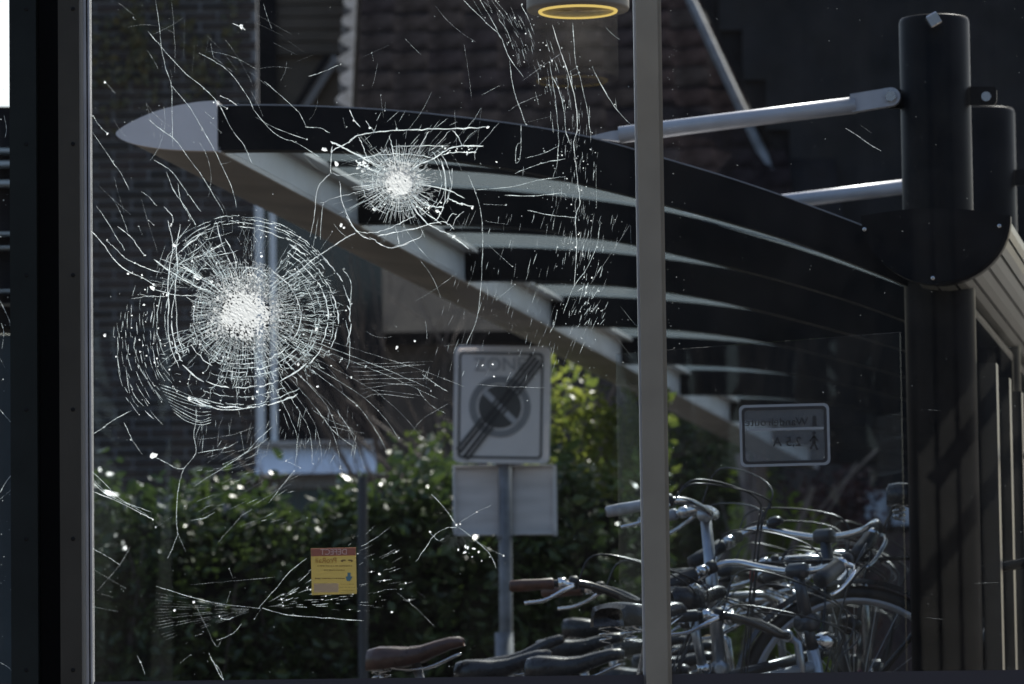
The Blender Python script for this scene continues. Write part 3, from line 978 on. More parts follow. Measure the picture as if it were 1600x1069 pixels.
def saddle_mesh(mb, droop=0.0):
    """sprung city saddle: wide at the back, waisted, nose rising and then dropping at the tip"""
    sec = [(-.135, .060, -.012, .050), (-.128, .080, .000, .062), (-.10, .093, .004, .066), (-.06, .092, .000, .062), (-.02, .072, -.006, .054), (.02, .050, -.006, .048),
           (.06, .036, .002, .042), (.10, .029, .008, .036), (.13, .025, .006, .030), (.143, .018, -.002, .020)]
    n, base = 12, len(mb.v)
    for (x, w_, zt_, sk) in sec:
        for k in range(n + 1):
            a = math.pi * k / n
            y, zz = w_ * math.cos(a), 0.022 * (math.sin(a) ** .75) - .022
            if k in (0, n):
                zz = -sk
            elif k in (1, n - 1):
                y *= 1.0; zz = -sk * .45
            mb.v.append((x, y, zt_ + zz + droop * x))
    m = n + 1
    for i in range(len(sec) - 1):
        for k in range(n):
            a = base + i * m + k
            mb.f.append((a, a + 1, a + m + 1, a + m))
    mb.f.append(tuple(base + k for k in range(m)))
    e = base + (len(sec) - 1) * m
    mb.f.append(tuple(e + k for k in range(m - 1, -1, -1)))
    for i in range(len(sec) - 1):
        mb.f.append((base + i * m, base + (i + 1) * m, base + (i + 1) * m + n, base + i * m + n))


def bike(label, saddle_px, Yd, lift=0.0, yaw=0.0, frame=None, saddle=None, grip=None, bar='swept', tilt=0.0, carrier=True, seed=0, saddle_z=0.98, bar_dz=0.0, pitch=0.0,
         rim=None, battery=False, lamp=True, anchor='saddle', guard=False, crate=False, bell=False, reach=0.0, droop=0.0, fat=1.0, drop=0.0):
    r = random.Random(seed)
    frame, saddle, grip = frame or M_frameb, saddle or M_saddleb, grip or M_gripb
    t = thing('bicycle', label, 'bicycle', (0, 0, 0), group='bicycles parked under the shelter', local=True)
    B = lambda mb, name, m, par=t, sm=True: mb.build(name, m, par, sm)
    Rw = .335
    for name, cx in (('rear', 0), ('front', 1.10)):
        q = MB(); q.torus((cx, 0, Rw + .01), Yv, Rw - .012, .020, 56, 8); wh = B(q, 'wheel', M_rub)
        q = MB()
        prof = [(Rw - .034, -.011), (Rw - .020, -.012), (Rw - .020, .012), (Rw - .034, .011), (Rw - .046, 0.0), (Rw - .034, -.011)]
        q.lathe((cx, 0, Rw + .01), Yv, prof, 56, False); B(q, 'rim', rim or M_rim, wh)
        q = MB()
        for i in range(28):
            a = 2 * math.pi * i / 28; a2 = a + (.32 if i % 2 else -.32)
            s = -.022 if i % 4 < 2 else .022
            q.tube([(cx + .025 * math.cos(a2), s, Rw + .01 + .025 * math.sin(a2)), (cx + (Rw - .04) * math.cos(a), 0, Rw + .01 + (Rw - .04) * math.sin(a))], .0013, 3, False)
        q.build('spokes', M_alloy, wh, kind='stuff')
        q = MB(); q.lathe((cx, -.05, Rw + .01), Yv, [(.008, 0), (.026, .02), (.02, .05), (.026, .08), (.008, .1)], 12); B(q, 'hub', M_alloy, wh)
        q = MB()
        a0, a1 = (math.radians(-35), math.radians(140)) if name == 'rear' else (math.radians(30), math.radians(165))
        n = 26
        for i in range(n):
            for (yA, yB, dA, dB) in ((-.028, -.012, -.008, .006), (-.012, .012, .006, .006), (.012, .028, .006, -.008)):
                row = []
                for k in (i, i + 1):
                    a = a0 + (a1 - a0) * k / n
                    a = math.pi - a if name == 'rear' else a
                    if name == 'rear':
                        a = math.pi - (a0 + (a1 - a0) * k / n) + math.radians(-0)
                    row.append(a)
                p = []
                for (a, yy, dd) in ((row[0], yA, dA), (row[1], yA, dA), (row[1], yB, dB), (row[0], yB, dB)):
                    p.append((cx + (Rw + .022 + dd) * math.cos(a), yy, Rw + .01 + (Rw + .022 + dd) * math.sin(a)))
                q.poly(p)
        B(q, 'mudguard', M_frameb if frame is not M_frames else M_frameg)
    bb, st_top, hd_top, hd_bot = Vector((.46, 0, .29)), Vector((.29, 0, .76)), Vector((.885, 0, .86)), Vector((.935, 0, .66))
    q = MB()
    if battery:
        q.tube([hd_bot + Vector((-.01, 0, .03)), bb + Vector((.02, 0, .02))], .024, 14)
        q.tube([hd_top + Vector((-.01, 0, -.06)), bb + (st_top - bb) * .55], .019, 12)
    else:
        q.tube([hd_bot + Vector((-.01, 0, .03)), bb], .017, 12)
        q.tube([hd_top + Vector((-.01, 0, -.05)), bb + (st_top - bb) * .9], .015, 12)
    q.tube([bb, st_top], .0165, 12)
    for s in (-1, 1):
        q.tube([bb + Vector((0, s * .03, 0)), Vector((0, s * .06, Rw + .01))], .010, 8)
        q.tube([st_top + Vector((.01, s * .02, -.06)), Vector((0, s * .06, Rw + .01))], .008, 8)
    q.tube([hd_bot, hd_top], .031 if battery else .0185, 14)
    if battery:
        q.tube([hd_bot + Vector((.004, -.045, .0)), hd_bot + Vector((.085, -.047, -.25))], .026, 14); q.tube([hd_bot + Vector((.004, .045, .0)), hd_bot + Vector((.085, .047, -.25))], .026, 14)
    fr = B(q, 'frame', frame)
    q = MB()
    for s in (-1, 1):
        q.tube(spline([hd_bot + Vector((.004, s * .035, -.01)), Vector((.985, s * .045, .5)), Vector((1.10, s * .05, Rw + .01))], 5), [.0125] * 5 + [.011] * 5 + [.008], 10)
    q.tube([hd_bot + Vector((.004, -.04, -.01)), hd_bot + Vector((.004, .04, -.01))], .017, 10)
    B(q, 'fork', frame)
    q = MB(); q.tube([st_top - Vector((0, 0, .04)), Vector((.235, 0, saddle_z - .055))], .0135, 12); B(q, 'seat_post', M_alloy)
    q = MB(); q.lathe(tuple(st_top - Vector((0, 0, .01))), st_top - bb, [(.021, -.015), (.021, .015)], 14); B(q, 'seat_clamp', M_chrome)
    q = MB(); saddle_mesh(q, droop); sd = B(q, 'saddle', saddle); sd.location = (.235, 0, saddle_z)
    q = MB()
    for s in (-1, 1):
        q.tube(spline([(.12, s * .035, saddle_z - .045), (.18, s * .03, saddle_z - .07), (.27, s * .028, saddle_z - .07), (.365, s * .012, saddle_z - .03)], 4), .0038, 6)
        pts = []
        for i in range(29):
            a = i / 28 * 2 * math.pi * 3.5
            pts.append((.135 + .016 * math.cos(a), s * .05 + .016 * math.sin(a), saddle_z - .105 + .055 * i / 28))
        q.tube(pts, .003, 5)
    B(q, 'saddle_spring', M_chrome)
    # stem and handlebar
    sx, sz = hd_top.x - .045 - reach, hd_top.z + .16 + bar_dz
    q = MB()
    if bar == 'tall':
        q.tube([hd_top, hd_top + Vector((-.020, 0, .075))], .016, 14)
        q.tube([hd_top + Vector((-.020, 0, .075)), (sx - .01, 0, sz)], [.020, .0165], 14)
        q.lathe((hd_top.x - .020, -.032, hd_top.z + .075), Yv, [(.010, 0), (.025, .002), (.025, .062), (.010, .064)], 20)
        q.lathe((sx - .01, -.03, sz), Yv, [(.020, 0), (.022, .004), (.022, .056), (.02, .06)], 16)
    else:
        q.tube([hd_top, (sx + .03, 0, sz - .02), (sx, 0, sz)], [.0125, .0125, .0125], 12)
        q.lathe((sx, -.022, sz), Yv, [(.015, 0), (.018, .004), (.018, .04), (.015, .044)], 14)
    B(q, 'stem', (M_alloy if battery else M_frameg) if bar == 'tall' else (M_chrome if frame is not M_frameb else M_alloy))
    if bar == 'swept':
        half = [(0, 0, 0), (.004, .05, .0), (-.02, .10, .005), (-.075, .165, .032), (-.135, .215, .052), (-.20, .245, .056), (-.33, .275, .050)]
    elif bar == 'tall':
        half = [(0, 0, 0), (.01, .06, .0), (0, .14, .012), (-.04, .22, .03), (-.10, .27, .035 - drop * .3), (-.24, .315, .030 - drop)]
    else:   # arched
        half = [(0, 0, 0), (.01, .05, .01), (.03, .11, .05), (.01, .18, .075), (-.07, .235, .075), (-.14, .255, .065), (-.28, .275, .04)]
    L = [Vector((sx + a, b_, sz + c)) for a, b_, c in half]
    Rr = [Vector((p.x, -p.y, p.z)) for p in L]
    path = spline(list(reversed(Rr)) + L[1:], 6)
    q = MB(); q.tube(path, .0112, 10); hb = B(q, 'handlebar', M_barb if grip is M_gripbr else (M_chrome if r.random() < .6 else M_barb))
    for side in (L, Rr):
        a, c = side[-2], side[-1]
        d = (c - a).normalized()
        g0 = c - d * .115
        q = MB(); q.tube([g0, g0 + d * .006, g0 + d * .04, g0 + d * .085, c + d * .005, c + d * .010], [.015 * fat, .0175 * fat, .0165 * fat, .0178 * fat, .0165 * fat, .012 * fat], 12); gp = B(q, 'grip', grip)
        q = MB(); q.lathe(c + d * .0105, d, [(.004, 0), (.009, .0005), (.009, -.003)], 12); B(q, 'grip_cap', M_rub, gp)
        # brake lever: clamp, body, blade
        cl = g0 - d * .025
        s = 1 if side is L else -1
        q = MB(); q.tube([cl - d * .010, cl + d * .012], .0165, 12)
        q.tube([cl, cl + Vector((.035, s * .012, -.008))], [.011, .008], 8)
        lev = spline([cl + Vector((.035, s * .012, -.008)), cl + Vector((.025, s * .03, -.022)) + d * .02, cl + Vector((.02, s * .02, -.045)) + d * .07, cl + Vector((.01, s * .015, -.05)) + d * .115], 5)
        q.tube(lev, [.0065] * 8 + [.0055] * (len(lev) - 8), 8); bl = B(q, 'brake_lever', M_chrome)
        q = MB()
        if r.random() < .7:
            q.lathe(cl - d * .045, d, [(.014, 0), (.019, .004), (.019, .022), (.014, .026)], 14); B(q, 'shifter', M_rub)
        # cables arch forward and drop to the frame
        for c_i in range(2):
            st = cl + Vector((.04, s * .01, -.004))
            hgt = r.uniform(.02, .12) + .04 * c_i
            end = Vector((hd_top.x + .03, s * .02, hd_top.z - r.uniform(.02, .2)))
            pts = spline([st, st + Vector((.07, -s * .02, hgt * .8)), Vector((sx + .13 + r.uniform(0, .06), s * r.uniform(.05, .15), sz + hgt * .5)), Vector((sx + .14, s * .04, sz - .07)), end], 7)
            q = MB(); q.tube(pts, .0026, 6); B(q, 'cable', M_cable)
    if bell:
        p = path[int(len(path) * .74)]
        q = MB(); q.lathe(p + Vector((0, 0, .012)), Vector((-.2, .2, 1)), [(.006, 0), (.026, .004), (.027, .014), (.020, .026), (.008, .031)], 18); B(q, 'bell', M_frameb)
    if lamp:
        q = MB(); q.lathe((hd_top.x + .055, 0, hd_top.z + .02), Vector((1, 0, -.1)), [(.012, -.05), (.028, -.02), (.032, .012), (.030, .016)], 18); lm = B(q, 'headlamp', M_frameb if r.random() < .5 else M_chrome)
        q = MB(); q.lathe((hd_top.x + .0715, 0, hd_top.z + .018), Vector((1, 0, -.1)), [(.028, 0), (.02, .004), (.004, .006)], 18); B(q, 'lens', M_lens, lm)
    if carrier:
        q = MB()
        zc = .755
        for s in (-.055, -.018, .018, .055):
            q.tube([(-.28, s, zc), (.17, s * .6, zc + .01)], .0048, 6)
        for xx in (-.28, -.1, .08):
            q.tube([(xx, -.055, zc), (xx, .055, zc)], .0045, 6)
        for s in (-1, 1):
            q.tube([(-.2, s * .055, zc), (0, s * .065, Rw + .01)], .0048, 6)
        B(q, 'carrier', M_frameb if not guard else M_alloy)
        q = MB(); q.box((-.29, 0, zc - .03), .02, .07, .045); B(q, 'rear_lamp', mat_red)
    if guard:
        q = MB()
        pts = []
        for i in range(13):
            a = math.radians(20 + 150 * i / 12)
            pts.append((.05 + .30 * math.cos(a), .034, Rw + .03 + .30 * math.sin(a)))
        q.prism(pts, (0, .002, 0)); q.prism([(p[0], -.036, p[2]) for p in pts], (0, .002, 0)); B(q, 'dress_guard', M_guard, t, False)
    # cranks and pedals, kickstand
    q = MB(); q.lathe((bb.x, -.045, bb.z), Yv, [(.02, 0), (.09, .002), (.09, .005), (.02, .007)], 28)
    q.tube([(bb.x, -.06, bb.z), (bb.x + .12, -.065, bb.z - .12)], .009, 8); q.tube([(bb.x, .06, bb.z), (bb.x - .12, .065, bb.z + .12)], .009, 8)
    B(q, 'crank', M_alloy)
    for s in (-1, 1):
        q = MB(); q.box((bb.x - s * .12 * 1, s * .11, bb.z + s * .12), .09, .08, .022, bev=.004); B(q, 'pedal', M_rub, t, False)
    if battery:
        a, c = hd_bot + Vector((-.03, 0, .0)), bb + Vector((.05, 0, .05))
        d = (c - a).normalized(); nrm = Vector((-d.z, 0, d.x))
        q = MB(); q.box((a + c) / 2 , (c - a).length * .8, .055, .075, d, Yv, nrm, bev=.012); bt = B(q, 'battery', M_frames, t, False)
        ax = (hd_bot - hd_top).normalized()
        text_part('lettering', 'NMA', .055, M_print, (hd_top + hd_bot) / 2 + Vector((0, -.0315, 0)), ax, Vector((-ax.z, 0, ax.x)), fr)
    # place it
    t.rotation_euler = (tilt, pitch, -ALPHA + yaw)
    Rm_ = t.rotation_euler.to_matrix()
    ref = Vector((.235, 0, saddle_z)) if anchor == 'saddle' else (Vector((1.10, 0, Rw)) if anchor == 'front' else (Vector((0, 0, Rw)) if anchor == 'rear' else Vector((sx, 0, sz))))
    tgt = P(saddle_px[0], saddle_px[1], Yd)
    loc = tgt - Rm_ @ ref
    t.location = loc
    return t


mat_red = mat('rear_lens', (0.25, 0.01, 0.01), 0.2)
M_guard = mat('guard_film', (0.03, 0.03, 0.034), 0.25)
bike('brown saddled city bike with brown grips, nearest the pole of the zone sign', (649, 1006), 13.2, frame=mat('frame_brown', (0.06, 0.03, 0.025), .25), saddle=M_saddlebr, grip=M_gripbr, seed=1, saddle_z=.97, droop=.10, carrier=False, bar_dz=.05, reach=-.06)
bike('black bike with long smooth black saddle left of the mullion, nose towards the mullion', (898, 1022), 13.0, seed=2, frame=M_frameb, bar='swept', droop=.06, carrier=False)
bike('silver battery bike with tall stem and pale grips, its saddle leftmost of the dark ones', (786, 1026), 13.25, seed=8, frame=M_frames, grip=M_gripw, bar='tall', bar_dz=.355, drop=.03, reach=.0, battery=True, carrier=False, droop=.1)
bike('black bike whose saddle points nose up between the silver bike and the flat dark saddle', (808, 1016), 13.8, seed=3, frame=M_frameg, bar='arched', droop=.30, carrier=False)
bike('black bike with a flat saddle just above the smooth nearest dark saddle', (905, 996), 14.5, seed=4, frame=M_frameb, bar='arched', droop=.05, carrier=False)
bike('black bike with the highest dark saddle, glossy highlight on its back', (945, 966), 15.1, seed=5, frame=M_frameg, bar='swept', bar_dz=.04, bell=True)
bike('dark bike with grey dress guard behind the silver battery bike', (1010, 996), 15.7, seed=6, frame=M_frameb, bar='arched', guard=True, bar_dz=.03)
bike('purple framed bike half hidden by the mullion', (1060, 1005), 16.4, seed=7, frame=M_framep, bar='swept', bar_dz=.02)
bike('dark bike turned away with thick black grip and chrome lever right of the silver stem', (1250, 892), 12.9, seed=9, yaw=math.radians(52), frame=M_frames, grip=M_gripb, bar='tall', anchor='bar', bar_dz=.06, carrier=False, fat=1.35, drop=.07)
bike('dark bike turned away with black bell and raised black grip over the tangle', (1292, 838), 13.5, seed=10, yaw=math.radians(56), frame=M_frameg, grip=M_gripb, bar='tall', anchor='bar', bar_dz=.12, bell=True, carrier=False, fat=1.25, drop=.10)
bike('dark bike with chrome bars in the middle of the cable tangle', (1300, 915), 14.2, seed=11, yaw=math.radians(-8), frame=M_frameb, bar='arched', anchor='bar', bar_dz=.20)
bike('dark bike with chrome bars at the back of the cable tangle beside the mast', (1335, 905), 15.2, seed=12, yaw=math.radians(6), frame=M_frameg, bar='arched', anchor='bar', bar_dz=.20)
bike('raised bike whose spoked wheel with grey rim and black mudguard stands left of the mast', (1338, 1106), 13.3, seed=13, frame=M_frameb, anchor='rear', yaw=math.radians(4), rim=mat('rim_pale', (.78, .78, .82), .45), guard=False)
# steel rack that carries the raised wheels
rk = thing('bicycle_rack', 'grey steel bicycle rack holding the wheels below the handlebars', 'bicycle rack', P(1250, 1174, 13.6).xy.to_3d())
M_rackm = mat('rack_galv', (0.26, 0.27, 0.28), .45, .5, var=.3, vscale=14)
for k in range(7):
    a = W(1180, 1060) + V * (k * .34 - .35)
    q = MB(); q.tube(spline([Vector((a.x, a.y, .02)) - U * .35, Vector((a.x, a.y, .36)), Vector((a.x, a.y, .40)) + U * .35, Vector((a.x, a.y, .42)) + U * .75], 5), .013, 8); q.build('wheel_channel', M_rackm, rk, True)
for du in (0, .7):
    a = W(1180, 1060) + U * du; 
    q = MB(); q.tube([Vector((a.x, a.y, .33 + du * .08)) - V * .5, Vector((a.x, a.y, .33 + du * .08)) + V * 2.1], .02, 10)
    for vv in (-.4, 1.9):
        q.tube([Vector((a.x, a.y, 0)) + V * vv, Vector((a.x, a.y, .34 + du * .08)) + V * vv], .018, 8)
    q.build('rack_rail', M_rackm, rk, True)

# ------------------------------------------------------------------ waiting shelter: frame, panes, lamp
GY = 10.0
M_postL = mat('post_green', (0.020, 0.024, 0.022), 0.5, var=0.2, vscale=6, spec=.15)
M_postB = mat('post_brown', (0.062, 0.056, 0.044), 0.5, var=0.15, vscale=6, spec=.2)
M_mull = mat('mullion_beige', (0.31, 0.28, 0.22), 0.5, var=0.08, vscale=8, spec=.3)
M_bead = mat('bead_alu', (0.55, 0.55, 0.55), 0.4, 0.3, var=0.1)
M_gap = mat('gasket', (0.004, 0.004, 0.004), 0.9)
ztop = P(600, -70, GY).z
zrail = P(600, 1060, GY).z
def gx(px): return P(px, 534, GY).x
fr = thing('shelter_frame', 'metal frame of the waiting shelter with dark double post, beige mullion and bottom rail', 'frame', (gx(600), GY, 0))
def vbar(x0, x1, y0, y1, m, name, par=fr, z0=0.0, bev=.002):
    q = MB(); q.box(((gx(x0) + gx(x1)) / 2, (y0 + y1) / 2, (z0 + ztop) / 2), gx(x1) - gx(x0), y1 - y0, ztop - z0)
    return q.build(name, m, par)
pa = vbar(19.5, 61, GY - .045, GY + .05, M_postL, 'post')
vbar(61.2, 95.5, GY + .02, GY + .05, M_gap, 'gasket')
pb_ = vbar(95.7, 128, GY - .045, GY + .05, M_postB, 'post')
vbar(128.2, 134, GY - .040, GY + .05, mat('post_return', (0.30, .28, .235), .5), 'post_return')
vbar(134.2, 138.5, GY - .030, GY + .028, M_bead, 'glazing_bead')
vbar(138.7, 140.6, GY - .016, GY + .030, M_gap, 'gasket')
vbar(140.8, 144, GY - .024, GY + .022, M_bead, 'glazing_bead')
mu = vbar(1000.5, 1034.5, GY - .05, GY + .05, M_mull, 'mullion')
vbar(997.3, 1000.3, GY - .02, GY + .03, M_bead, 'glazing_bead')
vbar(1034.7, 1040.5, GY - .036, GY + .03, M_mull, 'glazing_bead')
for (x0, x1) in ((146, 997), (1041, 1760), (-160, 19)):
    q = MB(); q.box(((gx(x0) + gx(x1)) / 2, GY, zrail - .05), gx(x1) - gx(x0), .07, .1); q.build('bottom_rail', mat('rail_dark', (0.045, 0.043, 0.052), .5) if x0 == 146 else bpy.data.materials['rail_dark'], fr)
    q = MB(); q.box(((gx(x0) + gx(x1)) / 2, GY, ztop + .02), gx(x1) - gx(x0), .09, .06); q.build('top_rail', M_postB, fr)
for px, par in ((41, pa), (114, pb_)):
    for py in (14, 225, 430, 640, 842, 1047):
        c = P(px, py, GY - .0455)
        q = MB(); q.lathe(c, (0, -1, 0), [(.0045, -.002), (.0045, .001), (.003, .002)], 10); q.build('screw', M_gap, par)
M_pane = glass_mat('pane_glass', (0.95, 0.97, 0.97), 1.38, 0.0015, 9.0)
M_pane2 = glass_mat('pane_glass_dusty', (0.95, 0.97, 0.97), 1.40, 0.0015, 7.0)
def pane(name, x0, x1, m, label):
    q = MB(); q.box(((gx(x0) + gx(x1)) / 2, GY, (zrail + ztop) / 2), gx(x1) - gx(x0), .010, ztop - zrail)
    return tag(q.build(name, m), label, 'glass pane')
pane_main = pane('glass_sheet', 144, 998, M_pane, 'large shattered glass pane with two white impact stars between the double post and mullion')
pane_r = pane('glass_sheet', 1036, 1700, M_pane2, 'dusty unbroken glass pane right of the beige mullion')
pane_l = pane('glass_sheet', -120, 21, M_pane2, 'narrow strip of cracked glass left of the dark double post')

# ceiling lamp
lc = P(903, 17, 9.5)
M_lampb = mat('lamp_body', (0.20, 0.19, 0.165), .5)
lampt = thing('ceiling_lamp', 'round grey ceiling downlight with a yellow lit ring at the top edge', 'ceiling lamp', lc)
rs = 9.5 / F
q = MB(); q.lathe(lc, Z, [(80 * rs, 0.0), (81 * rs, .006), (81 * rs, .16)], 56); lb = q.build('housing', M_lampb, lampt, True)
def emit(nt, out):
    e = nt.nodes.new('ShaderNodeEmission'); e.inputs[0].default_value = (1.0, .74, .22, 1); e.inputs[1].default_value = .48
    nt.links.new(e.outputs[0], out.inputs[0])
q = MB(); q.torus(lc - Z * .001, Z, 60 * rs, .0038, 64, 8); q.build('light_ring', mix_mat('ring_glow', emit), lampt, True)
q = MB(); q.lathe(lc - Z * .0015, Z, [(57 * rs, 0), (40 * rs, .002), (2 * rs, .002)], 48); q.build('reflector', mat('reflector', (.5, .45, .34), .35, .5, var=.4, vscale=40), lampt, True)

# low glass screens of the shelter's far side
M_far = glass_mat('screen_glass', (0.88, 0.91, 0.94), 1.34, 0.002, 2.5, (0.35, 0.45, 0.58))
def screen(px0, py0, Y0, px1, py1, Y1, label):
    a, c = P(px0, py0, Y0), P(px1, py1, Y1)
    d = Vector((c.x - a.x, c.y - a.y, 0)).normalized(); n = Vector((-d.y, d.x, 0)) * .008
    q = MB(); q.prism([a, c, Vector((c.x, c.y, .1)), Vector((a.x, a.y, .1))], n)
    return tag(q.build('glass_screen', M_far), label, 'glass screen')
screen(962, 553, 12.25, 1405, 519, 11.7, 'low bluish glass screen behind the mullion, ending left of the mast')
screen(60, 522, 12.22, 265, 510, 12.0, 'low bluish glass screen at left with brick wall behind it')

# bare trees beside the shelter that the right screen mirrors
sa, sc_ = P(962, 553, 12.25), P(1405, 519, 11.7)
sd = Vector((sc_.x - sa.x, sc_.y - sa.y, 0)).normalized(); sn = Vector((sd.y, -sd.x, 0))
M_trunk = mat('dark_trunk', (0.03, 0.026, 0.024), .9)
for i, px in enumerate((1055, 1098, 1165, 1215, 1262, 1330, 1385)):
    d = ray(px, 650); h = EYE + d * ((sa - EYE).dot(sn) / d.dot(sn))
    rr_ = (d - 2 * d.dot(sn) * sn); rr_.z = 0; rr_.normalize()
    b0 = h + rr_ * (16 + 3 * (i % 3)); b0.z = 0
    r = random.Random(90 + i)
    t = thing('street_tree', ('leafless street tree mirrored in the low glass screen'), 'tree', b0, group='leafless street trees mirrored in the low screen')
    tk, br = MB(), MB()
    pts = [b0 + Vector((r.gauss(0, .05), r.gauss(0, .05), z_ * 1.1)) for z_ in range(7)]
    tk.tube(pts, [.16 - .015 * k for k in range(7)], 8)
    for k in range(26):
        s = pts[r.randrange(2, 7)]
        e = s + Vector((r.gauss(0, .5), r.gauss(0, .5), r.uniform(.3, 1.8)))
        br.tube([s, (s + e) / 2 + Vector((r.gauss(0, .1), r.gauss(0, .1), 0)), e], [.05, .035, .012], 5)
    tk.build('trunk', M_trunk, t); br.build('branches', M_trunk, t)

# mirrored reflection of a footpath sign, built as film at the right glass screen
M_film = mix_mat('reflection_film', lambda nt, out: (lambda t, d, m: (
    t.inputs[0].__setattr__('default_value', (.8, .83, .85, 1)), d.inputs[0].__setattr__('default_value', (.62, .64, .68, 1)), m.inputs[0].__setattr__('default_value', .11),
    nt.links.new(t.outputs[0], m.inputs[1]), nt.links.new(d.outputs[0], m.inputs[2]), nt.links.new(m.outputs[0], out.inputs[0])))(
    nt.nodes.new('ShaderNodeBsdfTransparent'), nt.nodes.new('ShaderNodeBsdfDiffuse'), nt.nodes.new('ShaderNodeMixShader')))
ws_o = P(1226, 680, 11.62)
ws = thing('reflected_sign', 'see-through reflected footpath sign, mirrored lettering and walking figure on the right glass screen', 'sign', ws_o)
s2 = 11.62 / F
def T(px, py, off=0.0):
    p = P(px, py, 11.62); p.y = 11.62 - off
    return p
def ring2(name, o_, i_, m, off):
    q = MB(); n = len(o_)
    for i in range(n):
        j = (i + 1) % n
        q.poly([T(*o_[i], off), T(*o_[j], off), T(*i_[j], off), T(*i_[i], off)])
    return q.build(name, m, ws)
q = MB(); q.prism([T(*p) for p in rrect(1226, 680, 140, 96, 8, tilt=math.radians(1.5))], (0, .003, 0)); q.build('film', M_film, ws)
M_ink = mat('ink', (0.02, 0.02, 0.025), .5)
ring2('border', rrect(1226, 680, 132, 88, 7, tilt=math.radians(1.5)), rrect(1226, 680, 124, 80, 5, tilt=math.radians(1.5)), M_ink, .001)
ring2('rim', rrect(1226, 680, 141, 97, 9, tilt=math.radians(1.5)), rrect(1226, 680, 133, 89, 7, tilt=math.radians(1.5)), mat('rim_grey', (.34, .36, .39), .5), .001)
q = MB(); q.poly([T(1168, 674, .001), T(1287, 671, .001), T(1287, 667, .001), T(1168, 670, .001)]); q.build('divider', bpy.data.materials['rim_grey'], ws)
text_part('lettering', 'Wandelroute', 15.5 * s2 * 1.15, M_ink, T(1213, 660, .002), -X, Z, ws, stretch=1.02)
text_part('lettering', '2,5 A', 19 * s2 * 1.1, M_ink, T(1230, 691, .002), -X, Z, ws)
q = MB()   # walking figure
def T2(a, b_): return T(1272 + a, 690 + b_, .0022)
for k in range(10):
    a0, a1 = 2 * math.pi * k / 10, 2 * math.pi * (k + 1) / 10
    q.poly([T2(0, -13), T2(3 * math.cos(a0), -13 + 3 * math.sin(a0)), T2(3 * math.cos(a1), -13 + 3 * math.sin(a1))])
for seg in (((0, -9), (0, 2), 5), ((0, 1), (-6, 12), 3), ((0, 1), (5, 13), 3), ((0, -8), (-7, 0), 2.4), ((0, -8), (6, -1), 2.4)):
    a, c, w_ = Vector(seg[0]), Vector(seg[1]), seg[2]
    d = (c - a).normalized(); n = Vector((-d.y, d.x)) * w_ / 2
    q.poly([T2(*(a + n)), T2(*(a - n)), T2(*(c - n)), T2(*(c + n))])
q.build('walking_figure', M_ink, ws)
q = MB(); q.poly([T(1270, 650, .002), T(1275, 650, .002), T(1276, 666, .002), T(1269, 666, .002)]); q.build('arrow', M_ink, ws)

# yellow notice stuck on the outside of the broken pane, its print showing through mirrored
M_stick = translucent_mat('sticker_yellow', (0.62, 0.54, 0.25), 0.5, tcol=(0.50, 0.43, 0.20))
M_stickr = translucent_mat('sticker_red', (0.50, 0.24, 0.22), 0.5, tcol=(0.42, 0.20, 0.18))
M_stickw = translucent_mat('sticker_white', (0.72, 0.62, 0.52), 0.5)
M_sink = mat('sticker_ink', (0.20, 0.13, 0.05), .6)
M_sinkw = mat('sticker_letter', (0.75, 0.55, 0.50), .6)
M_sinkr = mat('sticker_rust', (0.40, 0.20, 0.06), .6)
SKY = GY - .0065
so = P(521, 893, SKY)
sk = thing('notice_sticker', 'small yellow and red square notice stuck on the shattered pane, print mirrored', 'sticker', so)
TK = math.radians(.9)
def K(px, py, off=0.0):
    p = P(px, py, SKY); p.y = SKY - off
    return p
def kq(name, pts, m, off, par=sk):
    q = MB(); q.poly([K(*p, off) for p in pts]); return q.build(name, m, par)
q = MB(); q.prism([K(485.5, 857), K(556, 855.5), K(557.5, 928), K(487, 930)], (0, .0008, 0)); sheet = q.build('sheet', M_stick, sk)
kq('header', [(485.8, 857.2), (555.8, 855.7), (556, 868), (486.2, 869.5)], M_stickr, .0006)
kt = (SKY / F)
text_part('lettering', 'DEFECT', 10.5 * kt * 1.2, M_sinkw, K(521.5, 863, .0012), -X, Z, sk, stretch=.95)
text_part('lettering', 'ProRail', 10 * kt * 1.15, M_sinkr, K(509.5, 876, .0012), -X, Z, sk)
q = MB()    # double arrow mark
for dx in (-1, 1):
    q.poly([K(542 + dx * 2, 874.5, .0012), K(542 + dx * 7, 874.5, .0012), K(542 + dx * 10, 876.5, .0012), K(542 + dx * 7, 878.5, .0012), K(542 + dx * 6, 876.5, .0012), K(542 + dx * 2, 876.5, .0012)])
q.build('logo', M_sink, sk)
def scribble(y, x0, x1, hgt):
    q = MB(); x = x0
    r = random.Random(int(y))
    while x < x1:
        w_ = r.uniform(.8, 2.2)
        q.poly([K(x, y - hgt / 2, .0012), K(x + w_, y - hgt / 2, .0012), K(x + w_, y + hgt / 2 - r.uniform(0, .6), .0012), K(x, y + hgt / 2, .0012)])
        x += w_ + r.choice((.5, .5, .5, 1.4))
    q.build('small_print', M_sink, sk)
for (y, x0, x1, hgt) in ((884.5, 496, 549, 1.5), (891, 506, 538, 1.5), (904, 492, 538, 1.8), (913, 532, 553, .8), (918, 532, 553, .8), (922.5, 532, 553, .8)):
    scribble(y, x0, x1, hgt)
kq('patch', [(490.5, 912), (529, 911.4), (529, 925.5), (490.5, 926)], M_stickw, .0006)
q = MB(); q.poly([K(543, 895, .0012), K(548, 895, .0012), K(548, 901, .0012), K(551, 901, .0012), K(547, 908, .0012), K(542, 908, .0012), K(540, 901, .0012), K(543, 901, .0012)])
q.build('figure_mark', mat('sticker_blue', (0.12, 0.24, 0.28), .6), sk)
